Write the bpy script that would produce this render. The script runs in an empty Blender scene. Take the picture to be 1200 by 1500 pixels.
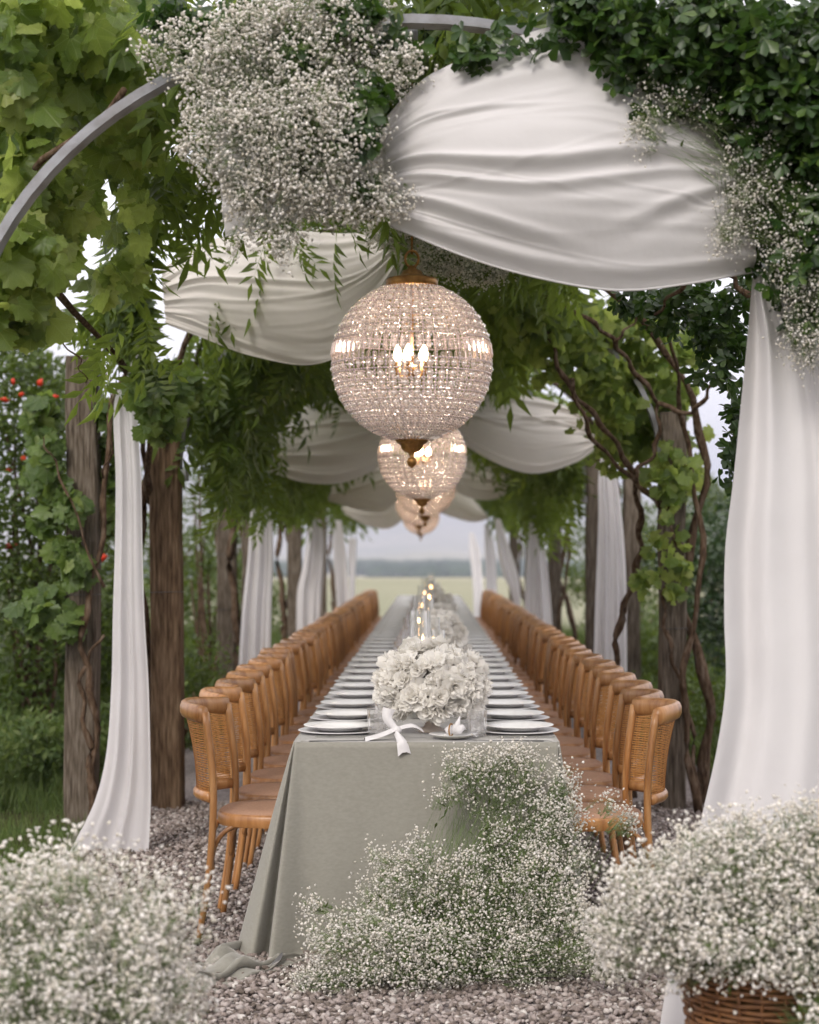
import bpy, math, random
import numpy as np
from math import sin, cos, pi, radians, sqrt, exp

S = bpy.context.scene
COL = S.collection
rng = np.random.default_rng(7)
random.seed(7)

# ------------------------------------------------------------------ camera
EYE = 1.42
cam = bpy.data.cameras.new("camera")
cam.sensor_fit = 'VERTICAL'; cam.sensor_height = 36.0; cam.sensor_width = 28.8
cam.lens = 62.4
cam.shift_x = -29 / 1500.0
cam.shift_y = 59 / 1500.0
cam.clip_start = 0.1; cam.clip_end = 40000
cam.dof.use_dof = True; cam.dof.focus_distance = 6.3; cam.dof.aperture_fstop = 2.8
camo = bpy.data.objects.new("camera", cam); COL.objects.link(camo)
camo.location = (0, 0, EYE); camo.rotation_euler = (pi / 2, 0, 0)
S.camera = camo

# ------------------------------------------------------------------ sky and sun
W = bpy.data.worlds.new("World"); S.world = W; W.use_nodes = True
nt = W.node_tree; nt.nodes.clear()
o = nt.nodes.new("ShaderNodeOutputWorld"); bg = nt.nodes.new("ShaderNodeBackground")
sky = nt.nodes.new("ShaderNodeTexSky"); sky.sky_type = 'NISHITA'; sky.sun_disc = False
SUN_EL, SUN_AZ = radians(37), radians(203)      # azimuth from +Y, clockwise
sky.sun_elevation = SUN_EL; sky.sun_rotation = SUN_AZ
sky.dust_density = 3.0
mx = nt.nodes.new("ShaderNodeMix"); mx.data_type = 'RGBA'
mx.inputs[0].default_value = 0.75
mx.inputs[7].default_value = (12.9, 12.2, 12.1, 1)   # thin bright overcast veil
nt.links.new(sky.outputs[0], mx.inputs[6]); nt.links.new(mx.outputs[2], bg.inputs[0])
bg.inputs[1].default_value = 0.10
nt.links.new(bg.outputs[0], o.inputs[0])
sl = bpy.data.lights.new("sun", 'SUN'); sl.energy = 1.35; sl.angle = radians(16); sl.color = (1, .95, .88)
so = bpy.data.objects.new("sun", sl); COL.objects.link(so)
so.rotation_euler = (pi / 2 - SUN_EL, 0, -SUN_AZ + pi)   # beam travels away from the sun
so.location = (-10, -15, 20)

S.view_settings.view_transform = 'Standard'; S.view_settings.look = 'None'
S.view_settings.exposure = 0.90; S.view_settings.gamma = 1
S.view_settings.use_curve_mapping = False
S.render.engine = 'CYCLES'
cy = S.cycles
cy.use_denoising = True
cy.max_bounces = 7; cy.diffuse_bounces = 4; cy.glossy_bounces = 3; cy.transmission_bounces = 5
cy.transparent_max_bounces = 40; cy.volume_bounces = 0
cy.caustics_reflective = False; cy.caustics_refractive = False
cy.sample_clamp_indirect = 6
cy.use_adaptive_sampling = True; cy.adaptive_threshold = 0.02


def at(u, v, Y):
    """a point of the place at distance Y, from where it is seen"""
    return np.array([(u - 629) / 2600 * Y, Y, EYE + (809 - v) / 2600 * Y])


# ------------------------------------------------------------------ materials
def new_mat(name):
    m = bpy.data.materials.new(name); m.use_nodes = True
    n = m.node_tree; n.nodes.clear()
    return m, n, n.nodes.new("ShaderNodeOutputMaterial")


def ramp(n, stops):
    r = n.nodes.new("ShaderNodeValToRGB"); e = r.color_ramp.elements
    while len(e) < len(stops): e.new(0.5)
    for k, (p, c) in enumerate(stops):
        e[k].position = p; e[k].color = (*c, 1)
    return r


def surf(name, cols, rough=.6, spec=.3, scale=8, stretch=(1, 1, 1), bump=0, bscale=40, metal=0, transl=0, detail=6, coat=0):
    m, n, out = new_mat(name)
    p = n.nodes.new("ShaderNodeBsdfPrincipled")
    tc = n.nodes.new("ShaderNodeTexCoord"); mp = n.nodes.new("ShaderNodeMapping")
    mp.inputs['Scale'].default_value = stretch
    n.links.new(tc.outputs['Object'], mp.inputs[0])
    tx = n.nodes.new("ShaderNodeTexNoise"); tx.inputs['Scale'].default_value = scale; tx.inputs['Detail'].default_value = detail
    n.links.new(mp.outputs[0], tx.inputs[0])
    k = len(cols)
    r = ramp(n, [(.3 + .4 * i / max(1, k - 1), c) for i, c in enumerate(cols)])
    n.links.new(tx.outputs[0], r.inputs[0]); n.links.new(r.outputs[0], p.inputs['Base Color'])
    p.inputs['Roughness'].default_value = rough; p.inputs['Metallic'].default_value = metal
    p.inputs['Specular IOR Level'].default_value = spec
    if coat: p.inputs['Coat Weight'].default_value = coat; p.inputs['Coat Roughness'].default_value = .25
    if bump:
        t2 = n.nodes.new("ShaderNodeTexNoise"); t2.inputs['Scale'].default_value = bscale; t2.inputs['Detail'].default_value = 5
        n.links.new(mp.outputs[0], t2.inputs[0])
        b = n.nodes.new("ShaderNodeBump"); b.inputs['Strength'].default_value = bump; b.inputs['Distance'].default_value = .01
        n.links.new(t2.outputs[0], b.inputs['Height']); n.links.new(b.outputs[0], p.inputs['Normal'])
    if transl:
        t = n.nodes.new("ShaderNodeBsdfTranslucent"); n.links.new(r.outputs[0], t.inputs[0])
        x = n.nodes.new("ShaderNodeMixShader"); x.inputs[0].default_value = transl
        n.links.new(p.outputs[0], x.inputs[1]); n.links.new(t.outputs[0], x.inputs[2]); n.links.new(x.outputs[0], out.inputs[0])
    else:
        n.links.new(p.outputs[0], out.inputs[0])
    return m


def leafy(name, stops, tcol=(.25, .35, .05), transl=.35, rough=.42, spec=.4, veins=False):
    """leaf: its colour varies from leaf to leaf, light shines through it"""
    m, n, out = new_mat(name)
    g = n.nodes.new("ShaderNodeNewGeometry"); oi = n.nodes.new("ShaderNodeObjectInfo")
    a = n.nodes.new("ShaderNodeMath"); a.operation = 'ADD'
    f = n.nodes.new("ShaderNodeMath"); f.operation = 'FRACT'
    n.links.new(g.outputs['Random Per Island'], a.inputs[0]); n.links.new(oi.outputs['Random'], a.inputs[1]); n.links.new(a.outputs[0], f.inputs[0])
    r0 = ramp(n, stops); n.links.new(f.outputs[0], r0.inputs[0])
    tc = n.nodes.new("ShaderNodeTexCoord"); tx = n.nodes.new("ShaderNodeTexNoise"); tx.inputs['Scale'].default_value = 45; tx.inputs['Detail'].default_value = 3
    n.links.new(tc.outputs['Object'], tx.inputs[0])
    mg = n.nodes.new("ShaderNodeMapRange"); mg.inputs[1].default_value = .3; mg.inputs[2].default_value = .7; mg.inputs[3].default_value = .72; mg.inputs[4].default_value = 1.22; n.links.new(tx.outputs[0], mg.inputs[0])
    r = n.nodes.new("ShaderNodeVectorMath"); r.operation = 'SCALE'; n.links.new(r0.outputs[0], r.inputs[0]); n.links.new(mg.outputs[0], r.inputs['Scale'])
    if veins:      # five ribs fanning out from the leaf stalk, with side ribs
        m['veins'] = 1
        def M_(op, a, b=None, c=None):
            q = n.nodes.new("ShaderNodeMath"); q.operation = op
            for i_, x_ in enumerate((a, b, c)):
                if x_ is None: continue
                if isinstance(x_, (int, float)): q.inputs[i_].default_value = x_
                else: n.links.new(x_, q.inputs[i_])
            return q.outputs[0]
        uv = n.nodes.new("ShaderNodeUVMap"); uv.uv_map = "leaf_blade"; sx = n.nodes.new("ShaderNodeSeparateXYZ"); n.links.new(uv.outputs[0], sx.inputs[0])
        yy = M_('SUBTRACT', sx.outputs[1], .06); an = M_('ARCTAN2', sx.outputs[0], yy); rd = M_('SQRT', M_('ADD', M_('MULTIPLY', sx.outputs[0], sx.outputs[0]), M_('MULTIPLY', yy, yy)))
        pp = M_('PINGPONG', M_('ADD', an, .36 * 2 * 4), .36)            # distance in angle to the nearest rib
        dist = M_('MULTIPLY', pp, rd)
        rib = M_('SUBTRACT', 1, M_('MINIMUM', M_('DIVIDE', dist, .022), 1))
        side_ = M_('PINGPONG', M_('SUBTRACT', rd, M_('MULTIPLY', pp, .55)), .055)
        rib2 = M_('MULTIPLY', M_('SUBTRACT', 1, M_('MINIMUM', M_('DIVIDE', side_, .012), 1)), .45)
        rb = M_('MAXIMUM', rib, rib2)
        cm = n.nodes.new("ShaderNodeMix"); cm.data_type = 'RGBA'; cm.blend_type = 'MIX'; n.links.new(M_('MULTIPLY', rb, .5), cm.inputs[0]); n.links.new(r.outputs[0], cm.inputs[6])
        cm.inputs[7].default_value = (.34, .40, .16, 1)
        class O_: outputs = [cm.outputs[2]]
        r = O_
        bm_ = n.nodes.new("ShaderNodeBump"); bm_.inputs['Strength'].default_value = .5; bm_.inputs['Distance'].default_value = .004; bm_.invert = True; n.links.new(rb, bm_.inputs['Height'])
    p = n.nodes.new("ShaderNodeBsdfPrincipled"); n.links.new(r.outputs[0], p.inputs['Base Color'])
    if veins: n.links.new(bm_.outputs[0], p.inputs['Normal'])
    p.inputs['Roughness'].default_value = rough; p.inputs['Specular IOR Level'].default_value = spec
    t = n.nodes.new("ShaderNodeBsdfTranslucent")
    mm = n.nodes.new("ShaderNodeMix"); mm.data_type = 'RGBA'; mm.inputs[0].default_value = .6
    n.links.new(r.outputs[0], mm.inputs[6]); mm.inputs[7].default_value = (*tcol, 1); n.links.new(mm.outputs[2], t.inputs[0])
    x = n.nodes.new("ShaderNodeMixShader"); x.inputs[0].default_value = transl
    n.links.new(p.outputs[0], x.inputs[1]); n.links.new(t.outputs[0], x.inputs[2]); n.links.new(x.outputs[0], out.inputs[0])
    return m


def glassy(name, tint, transp, diff, rough=.08, gl=(1, 1, 1)):
    m, n, out = new_mat(name)
    tr = n.nodes.new("ShaderNodeBsdfTransparent"); tr.inputs[0].default_value = (*tint, 1)
    gs = n.nodes.new("ShaderNodeBsdfGlossy"); gs.inputs['Roughness'].default_value = rough; gs.inputs[0].default_value = (*gl, 1)
    df = n.nodes.new("ShaderNodeBsdfDiffuse"); df.inputs[0].default_value = (*tint, 1)
    tl = n.nodes.new("ShaderNodeBsdfTranslucent"); tl.inputs[0].default_value = (*tint, 1)
    fr = n.nodes.new("ShaderNodeLayerWeight"); fr.inputs[0].default_value = .5
    pw = n.nodes.new("ShaderNodeMath"); pw.operation = 'POWER'; pw.inputs[1].default_value = 2.6
    ml = n.nodes.new("ShaderNodeMath"); ml.operation = 'MULTIPLY'; ml.inputs[1].default_value = .85
    n.links.new(fr.outputs['Facing'], pw.inputs[0]); n.links.new(pw.outputs[0], ml.inputs[0])
    m1 = n.nodes.new("ShaderNodeMixShader"); m1.inputs[0].default_value = .5
    n.links.new(df.outputs[0], m1.inputs[1]); n.links.new(tl.outputs[0], m1.inputs[2])
    m2 = n.nodes.new("ShaderNodeMixShader"); m2.inputs[0].default_value = diff
    n.links.new(tr.outputs[0], m2.inputs[1]); n.links.new(m1.outputs[0], m2.inputs[2])
    m3 = n.nodes.new("ShaderNodeMixShader")
    mr = n.nodes.new("ShaderNodeMath"); mr.operation = 'ADD'; mr.inputs[1].default_value = 1 - transp; mr.use_clamp = True
    n.links.new(ml.outputs[0], mr.inputs[0]); n.links.new(mr.outputs[0], m3.inputs[0])
    n.links.new(m2.outputs[0], m3.inputs[1]); n.links.new(gs.outputs[0], m3.inputs[2]); n.links.new(m3.outputs[0], out.inputs[0])
    return m


def glow(name, col, st):
    m, n, out = new_mat(name)
    e = n.nodes.new("ShaderNodeEmission"); e.inputs[0].default_value = (*col, 1); e.inputs[1].default_value = st
    n.links.new(e.outputs[0], out.inputs[0]); return m


M = {}
M['cloth'] = surf("white_voile", [(.62, .60, .60), (.68, .66, .66)], rough=.75, spec=.15, scale=3, transl=.22, bump=.35, bscale=9)
M['curtain'] = surf("brightened_curtain_voile", [(.70, .68, .69), (.77, .75, .76)], rough=.75, spec=.15, scale=3, transl=.38, bump=.05, bscale=250)  # voile for the far curtains, light from the open sides put into its colour
M['cream'] = surf("cream_voile", [(.66, .62, .58), (.74, .70, .66)], rough=.75, spec=.15, scale=3, transl=.30, bump=.25, bscale=9)
M['linen'] = surf("sage_linen", [(.248, .238, .204), (.286, .276, .238)], rough=.85, spec=.1, scale=60, stretch=(1, 1, 2), bump=.12, bscale=420)
M['post'] = surf("weathered_post", [(.040, .030, .022), (.115, .092, .070), (.19, .16, .13)], rough=.9, spec=.1, scale=7, stretch=(11, 11, 1.1), bump=.5, bscale=12, detail=10)
M['post2'] = surf("brown_post", [(.045, .027, .015), (.125, .08, .048), (.20, .14, .09)], rough=.9, spec=.1, scale=7, stretch=(11, 11, 1.1), bump=.5, bscale=12, detail=10)
M['bark'] = surf("vine_bark", [(.035, .022, .015), (.10, .065, .042), (.16, .12, .09)], rough=.95, spec=.05, scale=14, stretch=(4, 4, 1), bump=.8, bscale=22)
M['steel'] = surf("grey_steel", [(.15, .14, .135), (.25, .25, .265), (.31, .32, .34)], rough=.55, spec=.4, scale=9, bump=.25, detail=10)
M['wire'] = surf("galvanised_wire", [(.10, .10, .10), (.16, .16, .16)], rough=.5, metal=.6)
M['wood'] = surf("honey_wood", [(.25, .10, .027), (.39, .18, .060), (.48, .25, .10)], rough=.38, spec=.45, scale=7, stretch=(5, 5, .8), bump=.08, coat=.25)
for w_ in ('wood',):
    n_ = M[w_].node_tree; p_ = [x for x in n_.nodes if x.type == 'BSDF_PRINCIPLED'][0]; l_ = p_.inputs['Base Color'].links[0].from_socket
    oi_ = n_.nodes.new("ShaderNodeObjectInfo"); mr_ = n_.nodes.new("ShaderNodeMapRange"); mr_.inputs[3].default_value = .72; mr_.inputs[4].default_value = 1.18; n_.links.new(oi_.outputs['Random'], mr_.inputs[0])
    vm_ = n_.nodes.new("ShaderNodeVectorMath"); vm_.operation = 'SCALE'; n_.links.new(l_, vm_.inputs[0]); n_.links.new(mr_.outputs[0], vm_.inputs['Scale']); n_.links.new(vm_.outputs[0], p_.inputs['Base Color'])
M['cane'] = surf("cane_weave", [(.42, .19, .055), (.56, .29, .10)], rough=.55, spec=.3, scale=60)
M['seatcane'] = surf("seat_cane", [(.36, .205, .135), (.48, .295, .20)], rough=.7, spec=.2, scale=140, bump=.5, bscale=220)
M['china'] = surf("white_china", [(.80, .79, .78), (.84, .83, .82)], rough=.32, spec=.4, scale=3)
M['china2'] = surf("pale_grey_china", [(.56, .55, .56), (.62, .61, .61)], rough=.4, spec=.3, scale=3)
M['silver'] = surf("silver_cutlery", [(.6, .58, .55), (.7, .68, .65)], rough=.2, metal=1)
M['napkin'] = surf("white_napkin", [(.58, .56, .56), (.66, .64, .64)], rough=.8, scale=20, bump=.1, bscale=300)
M['brass'] = surf("aged_brass", [(.22, .105, .03), (.46, .25, .08)], rough=.38, metal=.85, scale=30, bump=.3, bscale=60)
M['petal'] = surf("white_petal", [(.90, .87, .82), (.95, .93, .89)], rough=.6, spec=.1, scale=25, transl=.42)
M['vase'] = surf("cream_ceramic", [(.60, .50, .42), (.68, .58, .50)], rough=.5, scale=12)
M['wax'] = surf("ivory_wax", [(.75, .68, .55), (.8, .73, .6)], rough=.4, transl=.3)
M['gravel'] = surf("gravel_ground", [(.10, .085, .08), (.22, .19, .185), (.33, .295, .285)], rough=.9, spec=.15, scale=55, bump=1, bscale=60)
M['stone'] = leafy("gravel_stone", [(0, (.11, .088, .072)), (.3, (.22, .18, .16)), (.7, (.33, .28, .262)), (.93, (.43, .385, .36)), (1, (.60, .57, .53))], transl=0, rough=.8, spec=.2)
M['soil'] = surf("garden_soil", [(.03, .028, .014), (.06, .05, .025), (.05, .075, .02)], rough=1, spec=.05, scale=3, bump=1, bscale=25)
M['wicker'] = surf("brown_wicker", [(.10, .04, .015), (.26, .12, .045)], rough=.5, spec=.35, scale=30)
M['crystal'] = glassy("crystal_bead", (.98, .93, .91), .66, .35, .05, (1, .98, .96))
M['crystal2'] = glassy("crystal_prism", (.96, .90, .88), .92, .16, .10, (1, .96, .94))
M['seed'] = glassy("crystal_seed_bead", (.95, .87, .86), .80, .58, .12, (1, .95, .93))
M['glass'] = glassy("clear_glass", (.995, .995, .99), .97, .02, .03)
M['cutglass'] = glassy("cut_glass", (.99, .985, .985), .91, .10, .08)
M['beadwire'] = surf("bead_wire", [(.45, .36, .33), (.55, .45, .42)], rough=.4, metal=.3)
M['bulb'] = glow("lit_bulb", (1, .78, .52), 16)
M['flame'] = glow("candle_flame", (1, .55, .2), 30)
M['gyp'] = leafy("gypsophila_floret", [(0, (.74, .69, .60)), (.5, (.86, .82, .77)), (1, (.92, .89, .86))], tcol=(.9, .87, .78), transl=.35, rough=.7, spec=.1)
M['gypstem'] = surf("gypsophila_stem", [(.10, .15, .05), (.18, .24, .09)], rough=.7, scale=6)
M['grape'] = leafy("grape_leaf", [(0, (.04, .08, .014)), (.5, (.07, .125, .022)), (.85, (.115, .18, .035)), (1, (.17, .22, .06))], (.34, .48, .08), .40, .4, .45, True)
M['grape2'] = leafy("grape_leaf_painted_backlight", [(0, (.055, .105, .017)), (.4, (.105, .175, .03)), (.75, (.20, .27, .055)), (1, (.34, .38, .11))], (.60, .72, .15), .56, .38, .5, True)  # copy of the grape leaf with backlight painted into paler, yellower colours
M['wist'] = leafy("wisteria_leaf", [(0, (.030, .056, .010)), (.6, (.058, .098, .016)), (1, (.13, .18, .034))], (.38, .50, .06), .47)
M['akeb'] = leafy("akebia_leaf", [(0, (.013, .036, .006)), (.6, (.030, .066, .009)), (1, (.068, .112, .018))], (.12, .26, .03), .22, .38, .45)
M['shrub'] = leafy("shrub_leaf", [(0, (.028, .050, .009)), (.6, (.052, .088, .014)), (1, (.10, .145, .028))], (.26, .36, .04), .34)
M['hedge'] = leafy("hedge_leaf", [(0, (.015, .035, .012)), (.6, (.03, .06, .02)), (1, (.07, .10, .04))], (.10, .2, .04), .2, .35, .5)
M['grass'] = leafy("grass_blade", [(0, (.045, .075, .022)), (.6, (.08, .125, .038)), (1, (.17, .21, .085))], (.3, .4, .08), .35, .55, .2)
M['red'] = leafy("red_blossom", [(0, (.55, .03, .01)), (1, (.75, .07, .02))], (.9, .1, .02), .3)
M['field'] = surf("far_field", [(.07, .095, .03), (.14, .15, .055), (.24, .21, .10)], rough=1, spec=.02, scale=.012, stretch=(1, .5, 1), detail=8)
M['woods'] = leafy("far_woods", [(0, (.02, .04, .02)), (1, (.04, .07, .03))], transl=0, rough=.9, spec=.1)


for n_ in M['linen'].node_tree.nodes:
    if n_.type == 'BSDF_PRINCIPLED': n_.inputs['Sheen Weight'].default_value = .5; n_.inputs['Sheen Roughness'].default_value = .35; n_.inputs['Sheen Tint'].default_value = (1, .97, .97, 1)


# ------------------------------------------------------------------ mesh helpers
def link(name, me, mat=None, parent=None, smooth=False):
    if mat is not None: me.materials.append(mat)
    if smooth:
        me.polygons.foreach_set("use_smooth", np.ones(len(me.polygons), dtype=bool))
    ob = bpy.data.objects.new(name, me); COL.objects.link(ob)
    if parent is not None: ob.parent = parent
    return ob


def mesh_np(name, V, F, uv=None):
    """V (n,3); F (m,k) all the same k"""
    V = np.ascontiguousarray(V, dtype=np.float32); F = np.ascontiguousarray(F, dtype=np.int32)
    me = bpy.data.meshes.new(name); k = F.shape[1]
    me.vertices.add(len(V)); me.vertices.foreach_set("co", V.ravel())
    me.loops.add(F.size); me.loops.foreach_set("vertex_index", F.ravel())
    me.polygons.add(len(F)); me.polygons.foreach_set("loop_start", np.arange(len(F), dtype=np.int32) * k)
    me.update(calc_edges=True)
    if uv is not None:
        l = me.uv_layers.new(name="leaf_blade"); l.data.foreach_set("uv", np.ascontiguousarray(uv[F.ravel()], dtype=np.float32).ravel())
    return me


class B:
    """collects shapes as one mesh"""
    def __init__(s): s.v = []; s.f = []
    def add(s, V, F):
        o = len(s.v); s.v.extend([tuple(map(float, p)) for p in V]); s.f.extend([tuple(i + o for i in f) for f in F])
    def box(s, c, d, R=None):
        V = np.array([(x, y, z) for x in (-1, 1) for y in (-1, 1) for z in (-1, 1)], float) * np.array(d) / 2
        if R is not None: V = V @ R.T
        s.add(V + np.array(c), [(0, 1, 3, 2), (4, 6, 7, 5), (0, 4, 5, 1), (2, 3, 7, 6), (0, 2, 6, 4), (1, 5, 7, 3)])
    def tube(s, P, r, n=8, ry=None, closed=False, caps=True, up=(0, 0, 1)):
        P = np.array(P, float); k = len(P); r = np.broadcast_to(np.array(r, float), (k,))
        ry = r if ry is None else np.broadcast_to(np.array(ry, float), (k,))
        V = []; u0 = np.array(up, float)
        for i in range(k):
            t = (P[(i + 1) % k] - P[i - 1]) if closed else (P[min(i + 1, k - 1)] - P[max(i - 1, 0)])
            t = t / (np.linalg.norm(t) + 1e-9)
            a = np.cross(t, u0)
            if np.linalg.norm(a) < 1e-3: a = np.cross(t, (0, 1, 0) if abs(t[1]) < .9 else (1, 0, 0))
            a /= np.linalg.norm(a); b = np.cross(a, t)
            for j in range(n):
                w = 2 * pi * (j + .5) / n
                V.append(P[i] + a * r[i] * cos(w) + b * ry[i] * sin(w))
        F = []
        for i in range(k if closed else k - 1):
            for j in range(n):
                F.append((i * n + j, i * n + (j + 1) % n, ((i + 1) % k) * n + (j + 1) % n, ((i + 1) % k) * n + j))
        if caps and not closed:
            F.append(tuple(range(n))[::-1]); F.append(tuple((k - 1) * n + j for j in range(n)))
        s.add(V, F)
    def lathe(s, prof, n=24, c=(0, 0, 0), flute=0, cap=False):
        V = []
        for (r, z) in prof:
            for j in range(n):
                w = 2 * pi * j / n; rr = r * (1 + flute * (1 if j % 2 else -1))
                V.append((c[0] + rr * cos(w), c[1] + rr * sin(w), c[2] + z))
        F = [(i * n + j, i * n + (j + 1) % n, (i + 1) * n + (j + 1) % n, (i + 1) * n + j) for i in range(len(prof) - 1) for j in range(n)]
        if cap: F.append(tuple(range(n))[::-1]); F.append(tuple((len(prof) - 1) * n + j for j in range(n)))
        s.add(V, F)
    def build(s, name, mat, parent=None, smooth=True):
        me = bpy.data.meshes.new(name); me.from_pydata(s.v, [], s.f); me.update()
        return link(name, me, mat, parent, smooth)


def bevel(ob, w=.004, seg=2):
    m = ob.modifiers.new("bevel", 'BEVEL'); m.width = w; m.segments = seg; m.limit_method = 'ANGLE'; return ob


def empty(name, loc=(0, 0, 0), rz=0):
    e = bpy.data.objects.new(name, None); COL.objects.link(e); e.location = loc; e.rotation_euler = (0, 0, rz)
    e.empty_display_size = .1
    return e


def tag(ob, label=None, cat=None, group=None, kind=None):
    if label: ob['label'] = label
    if cat: ob['category'] = cat
    if group: ob['group'] = group
    if kind: ob['kind'] = kind
    return ob


def dup(root, label, loc, rz=0, group=None):
    r = root.copy(); COL.objects.link(r); r.location = loc; r.rotation_euler = (0, 0, rz); r['label'] = label
    if group: r['group'] = group
    for ch in root.children:
        c = ch.copy(); COL.objects.link(c); c.parent = r
        for g in ch.children:
            d = g.copy(); COL.objects.link(d); d.parent = c
    return r


def spline(P, n=6):
    P = [np.array(p, float) for p in P]; out = []
    Q = [2 * P[0] - P[1]] + P + [2 * P[-1] - P[-2]]
    for i in range(1, len(Q) - 2):
        for k in range(n):
            t = k / n
            out.append(.5 * ((2 * Q[i]) + (-Q[i - 1] + Q[i + 1]) * t + (2 * Q[i - 1] - 5 * Q[i] + 4 * Q[i + 1] - Q[i + 2]) * t * t + (-Q[i - 1] + 3 * Q[i] - 3 * Q[i + 1] + Q[i + 2]) * t ** 3))
    out.append(P[-1]); return np.array(out)


def norm(a): return a / (np.linalg.norm(a, axis=-1, keepdims=True) + 1e-9)


def frames(y, z):
    y = norm(y); x = norm(np.cross(y, z)); z = np.cross(x, y)
    return np.stack([x, y, z], axis=-1)


def scatter(tpl, R, T, Sc):
    tv, tf = tpl
    V = np.einsum('nij,kj->nki', R, tv) * np.asarray(Sc)[:, None, None] + T[:, None, :]
    n, k = len(T), len(tv)
    F = tf[None] + (np.arange(n) * k)[:, None, None]
    return V.reshape(-1, 3), F.reshape(-1, 3)


def soup(name, tpls, R, T, Sc, mat, parent=None, smooth=False):
    """many alike pieces as one mesh; tpls: list of variants"""
    n = len(T)
    if n == 0: return None
    Sc = np.broadcast_to(np.asarray(Sc, float), (n,)); w = rng.integers(0, len(tpls), n); Vs = []; Fs = []; Us = []; o = 0
    for i, t in enumerate(tpls):
        k = w == i
        if not k.any(): continue
        V, F = scatter(t, R[k], T[k], Sc[k]); Vs.append(V); Fs.append(F + o); o += len(V); Us.append(np.tile(t[0][:, :2], (int(k.sum()), 1)))
    ob = link(name, mesh_np(name, np.concatenate(Vs), np.concatenate(Fs), np.concatenate(Us) if mat.get('veins') else None), mat, parent, smooth)
    ob['kind'] = 'stuff'
    return ob


def in_view(T, m=0):
    u = 629 + 2600 * T[:, 0] / np.maximum(T[:, 1], .1); v = 809 - 2600 * (T[:, 2] - EYE) / np.maximum(T[:, 1], .1)
    return (T[:, 1] > 1) & (u > -m) & (u < 1200 + m) & (v > -m) & (v < 1500 + m)


TRIM = [(640, 352, 118, 90, 7.8), (415, 412, 210, 135, 8.6), (480, 648, 108, 72, 13.4), (775, 632, 105, 66, 13.4), (122, 610, 30, 85, 9.12), (700, 24, 125, 40, 5.3), (96, 480, 46, 50, 30), (126, 245, 24, 52, 30), (158, 285, 18, 34, 30), (1035, 635, 32, 58, 30), (55, 75, 14, 22, 30), (80, 150, 12, 16, 30), (142, 360, 34, 34, 30), (100, 420, 20, 30, 30), (545, 735, 75, 42, 23.5), (700, 718, 70, 36, 23.5)]


def trimmed(T, long_=False):
    """where the vines are cut back so that swags and sky show"""
    k = np.zeros(len(T), bool)
    for dz in ((0, .1, .2) if long_ else (0, .04)):
        u = 629 + 2600 * T[:, 0] / T[:, 1]; v = 809 - 2600 * (T[:, 2] - dz - EYE) / T[:, 1]
        for (cu, cv, ru, rv, ym) in TRIM: k |= (((u - cu) / ru) ** 2 + ((v - cv) / rv) ** 2 < 1) & (T[:, 1] < ym)
    return k & (rng.random(len(T)) < .96)


def leaves(parent, tpls, R, T, Sc, mat, single=0, name='leaf', rest='foliage', m=350):
    k = in_view(T, m) & ~trimmed(T, mat.name.startswith('wisteria')); R, T, Sc = R[k], T[k], Sc[k]
    order = np.argsort(np.where(in_view(T, 0), T[:, 1] / Sc, 1e6)); a, b = order[:single], order[single:]
    T = T - np.array(parent.location)     # the pieces live in their plant's own space
    if single:
        ms = []
        for t in tpls:
            me = mesh_np(name, t[0], t[1], t[0][:, :2]); me.materials.append(mat)
            me.polygons.foreach_set("use_smooth", np.ones(len(me.polygons), dtype=bool)); ms.append(me)
        from mathutils import Matrix
        for i in a:
            ob = bpy.data.objects.new(name, ms[int(rng.integers(0, len(ms)))]); COL.objects.link(ob); ob.parent = parent
            mt = np.eye(4); mt[:3, :3] = R[i] * Sc[i]; mt[:3, 3] = T[i]
            ob.matrix_local = Matrix(mt.tolist())
    if len(b): soup(rest, tpls, R[b], T[b], Sc[b], mat, parent)


# ------------------------------------------------------------------ leaf shapes (petiole at the origin, tip along +y, unit size)
def fan(outline, cx, fold=.25, seed=0):
    r = np.random.default_rng(seed); V = [(0, cx, .04)]
    for (x, y) in outline: V.append((x, y, -fold * x * x - .10 * (y - cx) ** 2 + r.normal(0, .025)))
    n = len(outline)
    return np.array(V), np.array([(0, i + 1, (i + 1) % n + 1) for i in range(n)])


def grape_leaf(seed, detail=1):
    r = np.random.default_rng(seed); out = []
    n = 27 if detail else 13
    for i in range(n):
        a = -pi / 2 + 2 * pi * (i + .5) / n      # start at petiole notch
        lob = .42 + .15 * abs(cos(2.5 * (a - pi / 2)))
        if i in (0, n - 1): lob = .30
        lob *= (1 + (.09 if i % 2 else -.06) * (1 if detail else .3)) * (1 + r.normal(0, .04))
        out.append((cos(a) * lob * 1.05, .42 + sin(a) * lob * 1.08))
    V, F = fan(out, .38, .35, seed); a_n = np.arctan2(V[1:, 0], V[1:, 1] - .06); V[1:, 2] += .05 * np.cos(a_n * 2 * pi / .72)
    s = np.array([[-.008, 0, 0], [.008, 0, 0], [0, -.45, -.12]])
    F = np.concatenate([F, [[len(V), len(V) + 1, len(V) + 2]]]); V = np.concatenate([V, s])
    return V, F


def lens(w=.3, L=1., droop=.15):
    V = np.array([(0, 0, 0), (-w, .45 * L, .06), (w, .45 * L, .06), (0, .5 * L, -.02), (0, L, -droop)])
    return V, np.array([(0, 3, 1), (0, 2, 3), (1, 3, 4), (3, 2, 4)])


def obov():
    V = np.array([(0, 0, 0), (-.18, .35, .04), (.18, .35, .04), (-.27, .7, .05), (.27, .7, .05), (0, .95, -.03), (0, .5, -.03)])
    return V, np.array([(0, 6, 1), (0, 2, 6), (1, 6, 3), (6, 2, 4), (3, 6, 5), (6, 4, 5)])


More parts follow.
